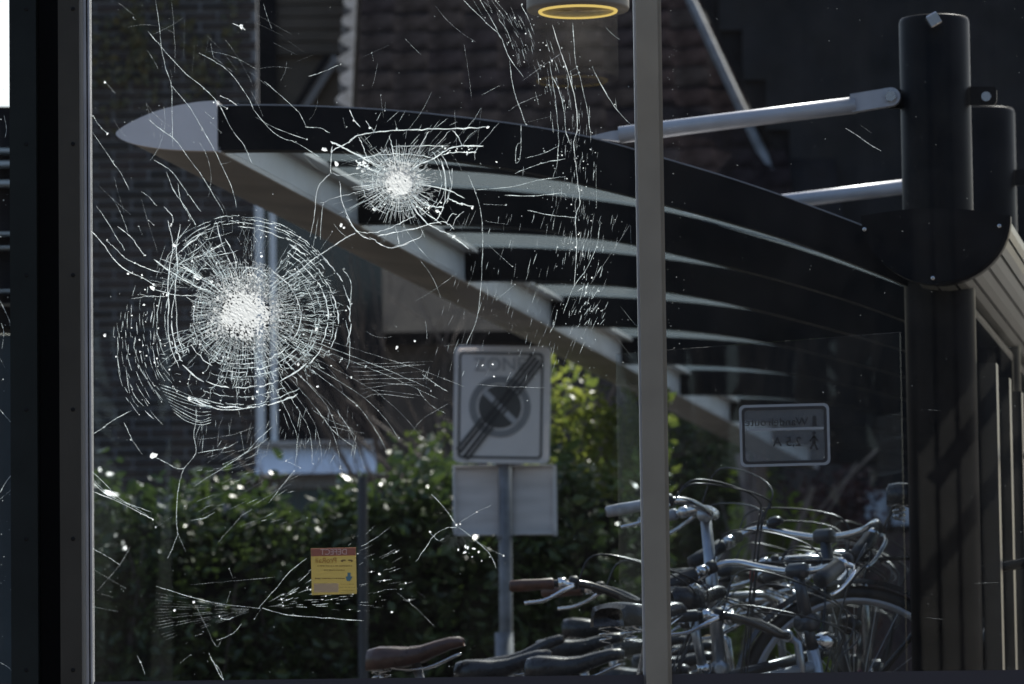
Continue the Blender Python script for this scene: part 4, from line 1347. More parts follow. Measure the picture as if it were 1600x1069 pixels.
# ------------------------------------------------------------------ cracks in the large pane
MC_hi = crack_mat('crack_bright', 1.0, 260, .28, .50, (0.92, 0.96, 0.97), .35)
MC_mid = crack_mat('crack_mid', 0.72, 300, .36, .66, (0.80, 0.88, 0.90))
MC_lo = crack_mat('crack_faint', 0.30, 280, .38, .70, (0.75, 0.82, 0.86))
MC_core = crack_mat('crushed_glass', 0.97, 520, .28, .50, (0.60, 0.62, 0.63), .82)
cr = random.Random(21)
GS = GY / F          # metres per photo pixel on the pane


def G(px, py, d=0.0):
    p = PL(px, py, Vector((0, GY + d, 0)), Yv)
    return p


class Str:
    """thin three sided slivers along paths on the pane"""
    def __init__(s): s.mb = MB()

    def path(s, pts, w, d=None, taper=True, smooth=0, jit=0.0):
        if d is None: d = cr.uniform(-.0036, .0036)
        pts = [Vector((p[0], p[1], 0)) for p in pts]
        if smooth and len(pts) > 2:
            pts = spline(pts, smooth)
        if jit:
            pts = [p + Vector((cr.gauss(0, jit), cr.gauss(0, jit), 0)) for p in pts]
        n, base = len(pts), len(s.mb.v)
        for i, p in enumerate(pts):
            t = (pts[min(i + 1, n - 1)] - pts[max(i - 1, 0)])
            t = t.normalized() if t.length > 1e-6 else Vector((1, 0, 0))
            nn = Vector((-t.y, t.x, 0))
            ww = w * .60 * (cr.uniform(.5, 1.3))
            if taper and (i == 0 or i == n - 1): ww *= .35
            tw = cr.uniform(-.0006, .0006)
            a, b_, c = p + nn * ww / 2, p - nn * ww / 2, p
            s.mb.v += [tuple(G(a.x, a.y, d + tw)), tuple(G(b_.x, b_.y, d - tw)), tuple(G(c.x, c.y, d - .0004 * max(.6, w)))]
        for i in range(n - 1):
            for k in range(3):
                q0, q1 = base + i * 3 + k, base + i * 3 + (k + 1) % 3
                s.mb.f.append((q0, q1, q1 + 3, q0 + 3))

    def spot(s, x, y, r_, d=None):
        d = cr.uniform(-.003, .003) if d is None else d
        n = cr.randrange(5, 8)
        pts = []
        a0 = cr.uniform(0, 6.28); e = cr.uniform(.5, 1)
        for k in range(n):
            a = 2 * math.pi * k / n
            rr = r_ * cr.uniform(.6, 1.1)
            u_, v_ = rr * math.cos(a), rr * math.sin(a) * e
            pts.append(G(x + u_ * math.cos(a0) - v_ * math.sin(a0), y + u_ * math.sin(a0) + v_ * math.cos(a0), d + cr.uniform(-.0008, .0008)))
        n0 = len(s.mb.v)
        s.mb.v += [tuple(p) for p in pts] + [tuple(G(x, y, d - .001))]
        for k in range(n):
            s.mb.f.append((n0 + k, n0 + (k + 1) % n, n0 + n))


def mosaic(mb, cx, cy, R, cell, prob, d=-.0042):
    """crushed glass: one layer of small loose splinters lying side by side"""
    n = int(R / cell) + 1
    pt = {}
    def q(i, j):
        if (i, j) not in pt:
            pt[(i, j)] = G(cx + (i + cr.uniform(-.42, .42)) * cell, cy + (j + cr.uniform(-.42, .42)) * cell, d + cr.uniform(-.0007, .0007))
        return pt[(i, j)]
    for i in range(-n, n):
        for j in range(-n, n):
            r_ = math.hypot((i + .5) * cell, (j + .5) * cell)
            a_ = math.atan2(j + .5, i + .5)
            for tri in (((0, 0), (1, 0), (1, 1)), ((0, 0), (1, 1), (0, 1))):
                if cr.random() < prob(r_, a_):
                    mb.poly([q(i + a, j + b_) for a, b_ in tri])


def crack(pts, w=1.2, m=None, smooth=5, jit=.25, spots=0, label=None):
    s = Str()
    s.path(pts, w, smooth=smooth, jit=jit)
    for _ in range(spots):
        i = cr.randrange(len(pts))
        s.spot(pts[i][0] + cr.gauss(0, 1), pts[i][1] + cr.gauss(0, 1), cr.uniform(1, 2.2))
    o = s.mb.build('crack', m or MC_mid, pane_main)
    return o


# --- the lower left impact
CXA, CYA = 384, 488
def A(ang, r_):
    a = math.radians(ang)
    k = 1 + .03 * math.sin(3 * a + 1)
    return (CXA + r_ * k * math.cos(a), CYA + r_ * k * .94 * math.sin(a) + (r_ / 160.0) * 6)
def clear_a(ang, r_):
    ang %= 360
    if 88 < r_ < 118 and 168 < ang < 206: return True
    if 88 < r_ < 150 and (246 < ang < 268): return cr.random() < .75
    if 92 < r_ < 122 and 112 < ang < 146: return cr.random() < .8
    if 84 < r_ < 100 and 276 < ang < 312: return cr.random() < .7
    if 128 < r_ < 160 and 165 < ang < 200: return cr.random() < .5
    if r_ > 125 and 48 < ang < 58: return cr.random() < .5
    return False
hi, mid, lo = Str(), Str(), Str()
# rings: radius, from, to, width, stringer
rings = [(70, 10, 250, 1.2, mid), (77, 0, 330, 1.3, mid), (84, -60, 220, 1.4, hi), (90, 20, 170, 1.4, mid), (97, 30, 150, 1.6, hi), (104, -50, 150, 1.5, mid), (110, 20, 165, 1.3, mid),
         (114, -55, 40, 1.6, mid), (119, 150, 222, 2.0, hi), (124, 40, 160, 2.2, hi), (127, -58, 42, 1.8, hi), (128, 160, 215, 1.6, mid), (135, -55, 30, 1.2, mid), (137, 45, 120, 1.4, mid),
         (140, -60, 25, 2.0, hi), (143, 152, 205, 1.2, mid), (146, 225, 300, 2.0, hi), (150, 55, 115, 1.6, mid), (155, 58, 122, 2.2, hi), (152, 230, 320, 1.3, mid), (157, 215, 318, 1.6, mid), (161, -45, 28, 1.9, hi),
         (163, 225, 300, 1.2, mid), (160, 282, 325, 1.4, hi), (149, 296, 330, 1.6, hi)]
for (r_, a0, a1, w_, st) in rings:
    a = a0
    while a < a1:
        L = cr.uniform(9, 34) * 90 / r_
        b_ = min(a + L, a1)
        rr = r_ + cr.gauss(0, 1.2)
        if not clear_a((a + b_) / 2, r_):
            st.path([A(a + (b_ - a) * k / 6, rr + cr.gauss(0, .7)) for k in range(7)], w_ * cr.uniform(.9, 1.7), taper=True)
        a = b_ + (cr.uniform(0, 2) if cr.random() < .8 else cr.uniform(2, 7))
# radial rungs
for ang in range(0, 360, 3):
    a = ang + cr.uniform(-1.2, 1.2)
    r1 = cr.uniform(84, 92)
    mid.path([A(a + cr.gauss(0, .8), 40 + (r1 - 40) * k / 3) for k in range(4)], cr.uniform(1.0, 1.7))
for _ in range(380):
    a = cr.uniform(-58, 165); r1 = cr.choice((84, 90, 97, 104, 110, 124, 137)); r2 = r1 + cr.choice((7, 10, 14, 20))
    if r2 > 156 or clear_a(a, (r1 + r2) / 2): continue
    (hi if cr.random() < .4 else mid).path([A(a, r1), A(a + cr.gauss(0, 1.2), (r1 + r2) / 2), A(a + cr.gauss(0, 1.6), r2)], cr.uniform(.9, 1.6))
for _ in range(120):    # steeper radials at the right
    a = cr.uniform(-62, 40); r1 = cr.uniform(80, 120); r2 = r1 + cr.uniform(10, 40)
    mid.path([A(a, r1), A(a + cr.gauss(0, 1), r2)], cr.uniform(.8, 1.4))
for _ in range(48):     # long radials that cross the rings
    a = cr.choice((cr.uniform(-60, 60), cr.uniform(60, 165), cr.uniform(60, 165), cr.uniform(196, 250)))
    r1, r2 = cr.uniform(50, 74), cr.uniform(100, 160)
    if clear_a(a, 100) or clear_a(a, 130): r2 = 90
    n = 6
    mid.path([A(a + cr.gauss(0, .6) + 2 * k / n * (cr.random() - .5), r1 + (r2 - r1) * k / n) for k in range(n + 1)], cr.uniform(.8, 1.3))
for _ in range(150):     # upper left chords and radials
    a = cr.uniform(196, 285); r1 = cr.uniform(84, 140); r2 = min(168, r1 + cr.uniform(8, 38))
    if clear_a(a, (r1 + r2) / 2): continue
    (hi if cr.random() < .3 else mid).path([A(a, r1), A(a + cr.gauss(0, 2.5), r2)], cr.uniform(.9, 1.6))
for _ in range(60):     # short tangential chords at the upper left
    a = cr.uniform(200, 250); r_ = cr.uniform(90, 165)
    p, q_ = A(a, r_), A(a + cr.uniform(6, 18), r_ + cr.gauss(0, 12))
    mid.path([p, ((p[0] + q_[0]) / 2 + cr.gauss(0, 2), (p[1] + q_[1]) / 2 + cr.gauss(0, 2)), q_], cr.uniform(.9, 1.5))
# the curtain of parallel slivers down the left side
for k in range(14):
    r_ = 138 + k * 5.6
    a0_, a1_ = cr.uniform(128, 142) - k * .3, cr.uniform(186, 206) - k * .8
    a = a0_
    while a < a1_:
        L = cr.uniform(2, 9); b_ = min(a1_, a + L)
        dens = 1 - max(0, (a - 165) / 55)
        if cr.random() < .78 * dens + .12:
            sk_ = (168 - a) * .40
            jr = cr.gauss(0, 2.4); sl_ = cr.gauss(0, .25)
            f = lambda t: A(t, r_ + jr + (t - a) * sl_ + max(0, 168 - t) * .45)
            (hi if cr.random() < .35 * dens else mid).path([f(a), f((a + b_) / 2), f(b_)], cr.uniform(.8, 2.0))
        if cr.random() < .25: hi.spot(*A(a, r_ + max(0, 168 - a) * .45), cr.uniform(.8, 1.8))
        a = b_ + cr.uniform(0, 2.0)
for k in range(9):      # lower left sweep towards the bottom arc
    y0 = 600 + k * 5.5
    mid.path([(248 + k * 3, y0), (275 + k * 2, y0 + 9 + k * .6), (305 + k, y0 + 20 + cr.gauss(0, 2)), (330, y0 + 26 - k * 1.2)], cr.uniform(.9, 1.5), smooth=4)
hi.path([(296, 626), (312, 633), (330, 636), (345, 640), (370, 640), (395, 636)], 2.6, smooth=4)
hi.path([(300, 622), (318, 632), (334, 637)], 4.0, smooth=3)
for pts, w_ in (([(330, 455), (305, 447), (285, 436), (262, 421), (240, 405)], 2.6), ([(338, 448), (318, 438), (300, 425), (283, 412)], 2.6), ([(330, 440), (305, 428), (285, 418), (250, 404)], 1.8), ([(325, 466), (300, 462), (276, 461), (240, 452)], 1.6),
                ([(330, 475), (300, 470), (290, 462)], 1.6), ([(262, 345), (270, 380), (266, 410), (262, 445), (264, 480), (262, 510), (268, 545), (280, 575)], 2.0), ([(282, 350), (276, 385), (277, 420), (274, 450), (276, 490), (277, 520), (287, 555)], 2.0),
                ([(338, 348), (345, 375), (352, 395), (360, 410), (368, 425)], 1.8), ([(352, 372), (364, 395), (370, 420)], 1.8), ([(303, 405), (330, 392), (352, 378)], 2.0), ([(318, 402), (345, 398), (372, 392)], 1.6),
                ([(378, 432), (384, 421), (395, 419), (408, 424), (418, 434)], 3.0), ([(205, 467), (232, 463), (262, 464)], 1.4), ([(220, 460), (240, 466)], 2.4)):
    hi.path(pts, w_, smooth=4, jit=.4)
for x, y, r_ in ((238, 450, 5), (262, 460, 4.5), (305, 432, 4), (273, 384, 4), (310, 435, 5), (330, 440, 4), (494, 515, 4.5), (474, 551, 2.6), (296, 623, 4), (496, 604, 3.2), (466, 569, 2.6), (300, 408, 2.5), (240, 445, 3), (200, 428, 2.4), (207, 426, 2.2),
                 (164, 524, 3), (549, 590, 2.4), (620, 543, 3.6), (648, 533, 2.2), (407, 604, 2.6), (395, 622, 3), (402, 612, 2.4), (229, 556, 2), (258, 540, 1.8), (265, 577, 2.4)):
    hi.spot(x, y, r_)
for _ in range(150):
    a, r_ = cr.uniform(-60, 290), cr.uniform(70, 170)
    if not clear_a(a, r_): hi.spot(*A(a, r_), cr.uniform(.8, 2.1))
web = hi.mb.build('impact_web', MC_hi, pane_main, label='larger lower left star of bright cracks')
mid.mb.build('fine_web', MC_mid, web, kind='stuff')
# crushed white centre: thousands of slivers, thinning outwards
core = Str()
mosaic(core.mb, 381, 484, 84, 2.6, lambda r_, a_: max(0, min(.995, 1.12 - (r_ / (60 + 7 * math.sin(3 * a_) + 5 * math.sin(5 * a_ + 1))) ** 1.6)))
for _ in range(900):
    a, r_ = cr.uniform(0, 360), cr.uniform(40, 88)
    x, y = A(a, r_)
    t = cr.uniform(0, 6.28); L = cr.uniform(1.5, 5.5)
    core.path([(x - L * math.cos(t), y - L * math.sin(t)), (x, y), (x + L * math.cos(t + .4), y + L * math.sin(t + .4))], cr.uniform(.9, 2.2), d=cr.uniform(.0, .0036), taper=False)
core.mb.build('crushed_core', MC_core, web, kind='stuff')

# --- the upper impact
CXB, CYB = 624, 284
def Bp(ang, r_):
    a = math.radians(ang); return (CXB + r_ * math.cos(a), CYB + r_ * .92 * math.sin(a))
hi, mid = Str(), Str()
for i in range(118):
    a = i * 360 / 118 + cr.uniform(-1.2, 1.2)
    r2 = cr.uniform(58, 76)
    if -40 < ((a + 180) % 360) - 180 < 28: r2 = cr.uniform(34, 62) if cr.random() < .6 else 40
    (hi if cr.random() < .5 else mid).path([Bp(a, 24), Bp(a + cr.gauss(0, .6), (24 + r2) / 2), Bp(a + cr.gauss(0, .8), r2)], cr.uniform(.9, 1.7))
for _ in range(46):
    a = cr.choice((cr.uniform(95, 165), cr.uniform(195, 240), cr.uniform(40, 95), cr.uniform(300, 325)))
    r1 = cr.uniform(58, 76)
    mid.path([Bp(a, r1), Bp(a + cr.gauss(0, 1.4), r1 + cr.uniform(12, 42))], cr.uniform(.8, 1.5))
for r_, a0, a1, w_ in ((22, 0, 360, 2.2), (29, 10, 250, 2.0), (36, 30, 230, 1.8), (42, 55, 250, 1.5), (50, 60, 130, 1.5), (58, 110, 250, 1.6), (66, -40, 60, 1.3), (72, -45, 40, 1.7), (80, -42, 28, 1.4)):
    a = a0
    while a < a1:
        b_ = min(a1, a + cr.uniform(14, 40))
        hi.path([Bp(a + (b_ - a) * k / 5, r_ + cr.gauss(0, .5)) for k in range(6)], w_ * cr.uniform(.8, 1.2))
        a = b_ + cr.uniform(0, 4)
for pts, w_ in (([(546, 222), (559, 212), (585, 207), (630, 203), (667, 202), (714, 201), (765, 199)], 2.6), ([(517, 240), (524, 232), (546, 222), (552, 214)], 2.2),
                ([(640, 268), (660, 255), (681, 246), (701, 233), (724, 228), (756, 229)], 3.2), ([(690, 242), (712, 238), (745, 238)], 2.4), ([(707, 203), (716, 214), (722, 227)], 2.2),
                ([(516, 221), (535, 230), (555, 240), (585, 256), (605, 268)], 4.0), ([(556, 252), (575, 263), (598, 274)], 4.2), ([(560, 248), (592, 242), (621, 241), (649, 242), (679, 248)], 2.2), ([(613, 229), (650, 228), (700, 228)], 1.4),
                ([(688, 248), (696, 274), (696, 302), (690, 331), (680, 345)], 1.8), ([(707, 262), (706, 285), (703, 302), (698, 318)], 1.4), ([(531, 284), (534, 312), (544, 338), (555, 359), (574, 364), (600, 360), (621, 351), (643, 340), (650, 335)], 1.8),
                ([(590, 369), (620, 362), (649, 357), (686, 347), (700, 350), (710, 358)], 2.2), ([(517, 271), (505, 282), (495, 299), (491, 340), (484, 370)], 1.4), ([(519, 227), (517, 250), (517, 271)], 1.6), ([(517, 271), (535, 274), (560, 271)], 1.2),
                ([(645, 305), (660, 317), (675, 322), (694, 325)], 4.0), ([(643, 320), (655, 336), (667, 349), (686, 359), (705, 368), (733, 389)], 2.6), ([(640, 310), (662, 330), (690, 350)], 2.0), ([(649, 287), (675, 291), (700, 297), (726, 310)], 2.8),
                ([(701, 310), (712, 316), (722, 319), (739, 323)], 3.0), ([(560, 214), (566, 226), (572, 244), (578, 252)], 1.8), ([(585, 207), (578, 198), (572, 190)], 1.6), ([(608, 212), (612, 226), (614, 240)], 2.0), ([(635, 204), (634, 216)], 1.6),
                ([(670, 205), (662, 220), (655, 232)], 1.8), ([(705, 203), (690, 218), (672, 236)], 1.3), ([(725, 203), (708, 222)], 1.1), ([(746, 204), (726, 222)], 1.0), ([(780, 192), (745, 232), (742, 250)], .9), ([(697, 350), (706, 335), (714, 336)], 1.2), ([(703, 362), (714, 340), (725, 330)], 1.5),
                ([(500, 318), (540, 305), (560, 300)], 1.1), ([(520, 320), (550, 312)], 1.0), ([(577, 370), (592, 380), (611, 387), (640, 380)], 2.0), ([(611, 387), (655, 372), (660, 360)], 1.3), ([(617, 352), (622, 370), (624, 382)], 1.3), ([(541, 338), (550, 352), (562, 366), (580, 374)], 2.4)):
    hi.path(pts, w_, smooth=5, jit=.5)
for x, y, r_ in ((507, 234, 5), (526, 256, 5), (568, 254, 5), (585, 327, 4), (533, 352, 4), (537, 356, 3), (722, 319, 3.4), (738, 324, 3.4), (683, 330, 4), (601, 319, 2.4), (762, 199, 3), (730, 240, 3), (560, 262, 4), (709, 370, 3), (776, 253, 2.4)):
    hi.spot(x, y, r_)
for k in range(16):
    hi.spot(cr.uniform(555, 575) + k * .6, cr.uniform(248, 268), cr.uniform(1.5, 3))
    hi.spot(cr.uniform(690, 745), cr.uniform(228, 241), cr.uniform(1, 2.4))
    hi.spot(cr.uniform(650, 690), cr.uniform(312, 335), cr.uniform(1, 2.4))
web = hi.mb.build('impact_web', MC_hi, pane_main, label='smaller upper star of bright cracks')
mid.mb.build('fine_web', MC_mid, web, kind='stuff')
core = Str()
mosaic(core.mb, 624, 282, 50, 2.4, lambda r_, a_: (.97 if r_ < 20 + 4 * math.sin(2 * a_) else max(0, .9 - (r_ - 20) / 24)))
for _ in range(420):
    a, r_ = cr.uniform(0, 360), cr.uniform(20, 62)
    x, y = Bp(a, r_)
    t = math.radians(a) + cr.gauss(0, .4); L = cr.uniform(1.5, 5)
    core.path([(x - L * math.cos(t), y - L * math.sin(t)), (x, y), (x + L * math.cos(t), y + L * math.sin(t))], cr.uniform(.9, 2.0), d=cr.uniform(.0, .0036), taper=False)
core.mb.build('crushed_core', MC_core, web, kind='stuff')

# --- long single cracks, each a piece of its own
LONG = [  # (points, width, brightness)
 ([(243, 0), (250, 50), (252, 73), (259, 106), (268, 134), (269, 174), (270, 230)], 1.3, 1), ([(268, 0), (273.5, 73), (273, 114)], 1.0, 0), ([(288, 29), (287, 91)], .9, 0),
 ([(231, 49), (252, 73), (286, 111), (319, 138), (343, 165), (360, 199), (381, 227), (394, 256)], 1.5, 1), ([(311, 83), (339, 98), (360, 114), (376, 135), (390, 157), (396, 171)], 1.4, 1),
 ([(268, 134), (275, 142), (291, 161), (298, 170), (316, 201), (335, 235), (352, 271), (363, 295), (370, 325)], 1.4, 1), ([(326, 60), (319, 98)], .9, 0), ([(304, 70), (300, 114)], .9, 0),
 ([(231, 186), (251, 202), (275, 220), (291, 242), (316, 276), (335, 307), (350, 334)], 1.4, 1), ([(145, 181), (157, 198), (168, 209)], 1.5, 1), ([(145, 207), (176, 253), (189, 271), (202, 297)], 1.4, 1),
 ([(241, 250), (269, 269), (293, 302), (314, 331)], 1.8, 1), ([(260, 269), (270, 295), (285, 317), (300, 341), (306, 352)], 1.8, 1), ([(221, 300), (231, 306), (244, 321)], 1.2, 1), ([(256, 323), (270, 339), (268, 352)], 1.8, 2),
 ([(278, 286), (282, 312), (292, 330), (297, 342)], 1.4, 1), ([(150, 321), (166, 344), (180, 368), (190, 382), (195, 392)], 1.5, 1), ([(143, 361), (160, 380), (179, 406), (200, 424), (221, 433), (245, 448)], 1.7, 2),
 ([(166, 376), (179, 387), (195, 403), (210, 411), (234, 421), (252, 426)], 1.6, 2), ([(184, 354), (205, 371), (215, 385), (226, 400)], 1.6, 2), ([(216, 353), (223, 368)], 1.2, 1), ([(232, 344), (241, 352)], 1.8, 2),
 ([(413, 127), (447, 157), (467, 176), (479, 199)], 1.3, 1), ([(400, 22), (456, 54)], .9, 0), ([(400, 36), (441, 56)], .9, 0), ([(428, 67), (464, 86)], 1.0, 0), ([(449, 64), (478, 83)], .9, 0), ([(464, 96), (488, 86)], 1.0, 0),
 ([(481, 120), (505, 112), (531, 101)], 1.1, 1), ([(561, 92), (608, 71)], 1.1, 0), ([(581, 81), (584, 96)], 1.2, 1), ([(595, 148), (599, 184)], 1.3, 1), ([(602, 160), (601, 172)], 1.1, 1), ([(546, 171), (553, 187), (563, 199)], 1.9, 2), ([(572, 188), (578, 199)], 2.2, 2),
 ([(536, 184), (540, 200)], 1.2, 1), ([(617, 188), (620, 200)], 1.3, 1), ([(480, 199), (500, 200), (515, 208)], 1.3, 1), ([(396, 171), (420, 200), (440, 215), (460, 222), (478, 232), (500, 246)], 1.2, 1), ([(400, 183), (430, 200), (480, 218)], 1.0, 1), ([(335, 160), (356, 170)], 1.8, 2), ([(363, 36), (376, 42), (382, 45)], 2.0, 2),
 ([(165, 128), (180, 146)], 1.6, 2), ([(207, 27), (211, 31)], 1.6, 1), ([(320, 175), (333, 186)], 1.1, 1), ([(328, 190), (347, 208)], 1.3, 1), ([(345, 150), (358, 156), (370, 165)], 1.6, 2), ([(330, 170), (340, 178)], 1.0, 0),
 ([(724, 0), (737, 13), (760, 36), (781, 56), (797, 92), (818, 120)], 1.4, 1), ([(796, 94), (802, 137), (811, 165), (822, 195)], 1.4, 1), ([(739, 0), (756, 28)], 1.2, 1), ([(750, 0), (771, 36), (782, 60)], 1.2, 1), ([(773, 0), (792, 21)], 1.4, 1), ([(779, 30), (790, 45), (799, 64)], 1.3, 1),
 ([(788, 24), (812, 54)], 1.2, 0), ([(814, 8), (826, 30), (835, 54)], 1.2, 1), ([(863, 39), (876, 81), (887, 112), (899, 156), (902, 200), (897, 222), (899, 252), (904, 295), (906, 319), (899, 340), (901, 390), (897, 447)], 1.7, 2), ([(863, 120), (874, 142), (882, 178), (884, 205), (891, 225)], 1.6, 1),
 ([(895, 36), (899, 94), (906, 120), (917, 169), (922, 205)], 1.3, 1), ([(859, 97), (867, 150), (872, 201), (871, 252), (863, 280)], 1.3, 1), ([(925, 105), (942, 137), (962, 169), (990, 199)], 1.6, 1), ([(816, 126), (861, 94), (880, 81)], 1.1, 0), ([(794, 174), (814, 161), (846, 148)], 1.1, 0), ([(824, 191), (869, 180)], .9, 0),
 ([(814, 195), (814, 224), (812, 248), (806, 254), (807, 229), (814, 222)], 1.4, 1), ([(805, 271), (844, 256), (884, 248)], 1.5, 1), ([(741, 297), (799, 292), (839, 282), (884, 276)], 1.4, 1), ([(822, 247), (850, 239), (874, 227)], 1.2, 1), ([(732, 274), (743, 301), (751, 329), (754, 359), (754, 390), (752, 440), (745, 498), (728, 539)], 1.5, 1),
 ([(788, 305), (835, 306), (876, 302), (886, 306)], 1.4, 1), ([(756, 319), (790, 321)], 1.2, 1), ([(760, 346), (794, 351)], 1.3, 1), ([(824, 329), (860, 336), (899, 340)], 1.1, 1), ([(938, 346), (932, 385), (916, 421), (897, 447), (880, 490)], 1.5, 1), ([(985, 353), (986, 389)], 1.9, 1), ([(931, 257), (932, 325)], 1.2, 1),
 ([(764, 384), (801, 417)], 1.4, 1), ([(985, 350), (962, 386), (934, 427), (905, 470)], .9, 0), ([(805, 444), (777, 468)], 1.2, 1), ([(871, 485), (867, 504), (859, 520)], 1.3, 1), ([(970, 479), (994, 509)], 1.1, 1), ([(964, 528), (992, 564)], 1.0, 0), ([(925, 500), (908, 528)], 1.2, 1), ([(890, 112), (904, 104)], 1.3, 1), ([(881, 124), (906, 114)], 1.5, 1),
 ([(555, 364), (540, 372), (517, 387), (500, 398), (486, 408), (465, 425), (440, 440), (425, 450)], 2.2, 2), ([(505, 318), (502, 345), (500, 375)], 1.4, 1), ([(497, 340), (492, 372), (487, 395)], 1.0, 1), ([(520, 362), (500, 390)], 1.0, 1),
 ([(146, 678), (162, 668), (172, 660), (205, 641)], 1.7, 1), ([(194, 660), (206, 686), (222, 710)], 1.3, 1), ([(238, 713), (246, 716), (262, 724), (276, 732), (288, 732)], 1.8, 1), ([(307, 640), (306, 660), (303, 680), (306, 708), (288, 732), (280, 756), (276, 790), (276, 816), (278, 834)], 1.6, 1),
 ([(278, 834), (268, 860), (262, 873)], 1.3, 1), ([(278, 834), (290, 862)], 1.3, 1), ([(244, 824), (268, 808)], 1.2, 1), ([(428, 664), (400, 690), (380, 710), (312, 754)], 1.5, 1), ([(420, 684), (395, 702), (350, 725)], 1.1, 1), ([(308, 708), (352, 700), (372, 690)], 1.1, 1), ([(310, 687), (360, 680), (396, 668)], .9, 0), ([(376, 676), (382, 710)], 1.2, 1), ([(318, 736), (370, 730), (412, 696)], .9, 0),
 ([(145, 738), (164, 756), (188, 780), (214, 792), (236, 800)], 1.5, 1), ([(145, 768), (180, 782), (220, 802), (240, 812)], 1.7, 2), ([(145, 755), (170, 774), (205, 790), (232, 806)], 1.3, 1), ([(145, 748), (160, 764), (190, 786)], 1.1, 1), ([(236, 800), (240, 822)], 1.0, 0), ([(340, 848), (360, 826), (382, 800)], 1.0, 0), ([(420, 786), (440, 760), (460, 735)], 1.1, 1), ([(395, 790), (430, 768), (462, 738)], 1.1, 0), ([(447, 720), (470, 731)], 2.0, 2),
 ([(146, 858), (172, 872), (186, 882)], 1.4, 1), ([(152, 924), (186, 884), (204, 854)], 1.1, 0), ([(146, 890), (198, 920)], 1.1, 0), ([(144, 948), (184, 956)], 1.2, 1), ([(158, 928), (176, 933)], 1.0, 0), ([(244, 916), (296, 932), (340, 943), (406, 951)], 1.3, 1), ([(404, 950), (434, 916), (452, 894), (480, 872)], 1.3, 1), ([(410, 950), (440, 959), (460, 962), (514, 966), (568, 970)], 1.5, 1),
 ([(408, 952), (398, 966)], 1.2, 1), ([(378, 974), (368, 986), (356, 994), (340, 1000)], 1.5, 1), ([(306, 946), (320, 975), (338, 1010), (346, 1000)], 1.1, 0), ([(326, 1020), (336, 1040), (348, 1062)], 2.0, 1), ([(330, 1030), (344, 1048), (350, 1066)], 1.4, 1), ([(344, 966), (356, 968), (366, 964)], 1.6, 1), ([(304, 994), (316, 990)], 1.2, 1), ([(358, 888), (364, 904)], 1.8, 1), ([(360, 924), (354, 942)], 1.3, 1), ([(281, 1036), (298, 1023)], 1.5, 1), ([(214, 1024), (220, 1036), (227, 1054)], 1.4, 1), ([(296, 914), (360, 908), (430, 902)], .9, 0),
 ([(620, 926), (650, 950), (680, 980)], 1.1, 0), ([(652, 924), (664, 934)], 1.1, 0), ([(674, 772), (697, 797), (713, 822)], 1.3, 1), ([(680, 818), (697, 803)], 1.0, 0), ([(713, 824), (695, 826), (677, 838), (665, 856), (650, 877)], 1.5, 1), ([(714, 822), (737, 839), (754, 854), (767, 868), (775, 888)], 1.5, 1), ([(740, 842), (763, 857), (787, 868)], 1.1, 0), ([(672, 832), (677, 838), (686, 845), (694, 841)], 1.2, 1), ([(716, 818), (745, 800), (770, 788)], .9, 0),
 ([(535, 420), (548, 440), (548, 470), (546, 500)], 1.6, 1), ([(540, 500), (546, 530), (546, 560), (542, 577)], 1.8, 1), ([(520, 462), (545, 461)], 1.0, 0), ([(511, 665), (540, 672), (570, 677)], 1.2, 0), ([(742, 600), (790, 604), (860, 606)], .9, 0), ([(660, 585), (680, 600), (700, 612)], 1.5, 1), ([(700, 631), (660, 655), (640, 680)], .9, 0), ([(1322, 200), (1326, 203)], 1, 0)]
for pts, w_, br in LONG[:-1]:
    crack(pts, w_ * .92, (MC_lo, MC_mid, MC_hi)[br], spots=(0, 1, 2)[br])
# fan of cracks running right and down from the large star
for i in range(12):
    t = i / 11
    x, y = 462 - 36 * t + cr.gauss(0, 5), 516 + 82 * t + cr.gauss(0, 5)
    a = math.radians(14 + 46 * t + cr.gauss(0, 2)); L = 300 - 150 * t + cr.gauss(0, 25); pts = []
    curv = math.radians(24 + 26 * t) if i > 2 else math.radians(6)
    n = 9
    for k in range(n):
        pts.append((x, y))
        aa = a + curv * (k / n) ** 1.5 * (1.2 if k > 4 else .6)
        x += L / n * math.cos(aa); y += L / n * math.sin(aa)
    crack(pts, cr.uniform(.65, 1.0), MC_mid if i % 3 else MC_lo, 3, .3, spots=4)
for i in range(9):
    y = 566 + i * 7
    crack([(545 + i * 3, y), (590, y + 2 - i), (640 + cr.uniform(0, 40), y - 4 + cr.gauss(0, 4))], .9, MC_lo, 4)
for _ in range(64):      # hairline cracks wandering across the upper centre and between the stars
    x, y = cr.choice(((cr.uniform(420, 980), cr.uniform(0, 330)), (cr.uniform(400, 700), cr.uniform(330, 680)), (cr.uniform(150, 420), cr.uniform(0, 330))))
    a = cr.choice((math.radians(62), math.radians(48), math.radians(96), math.radians(-22))) + cr.gauss(0, .18)
    L, bend, pts = cr.uniform(30, 110), cr.gauss(0, .5), []
    for k in range(6):
        pts.append((x, y)); x += L / 6 * math.cos(a + bend * k / 5); y += L / 6 * math.sin(a + bend * k / 5)
    crack(pts, cr.uniform(.45, .75), MC_lo if cr.random() < .6 else MC_mid, 3, .2)
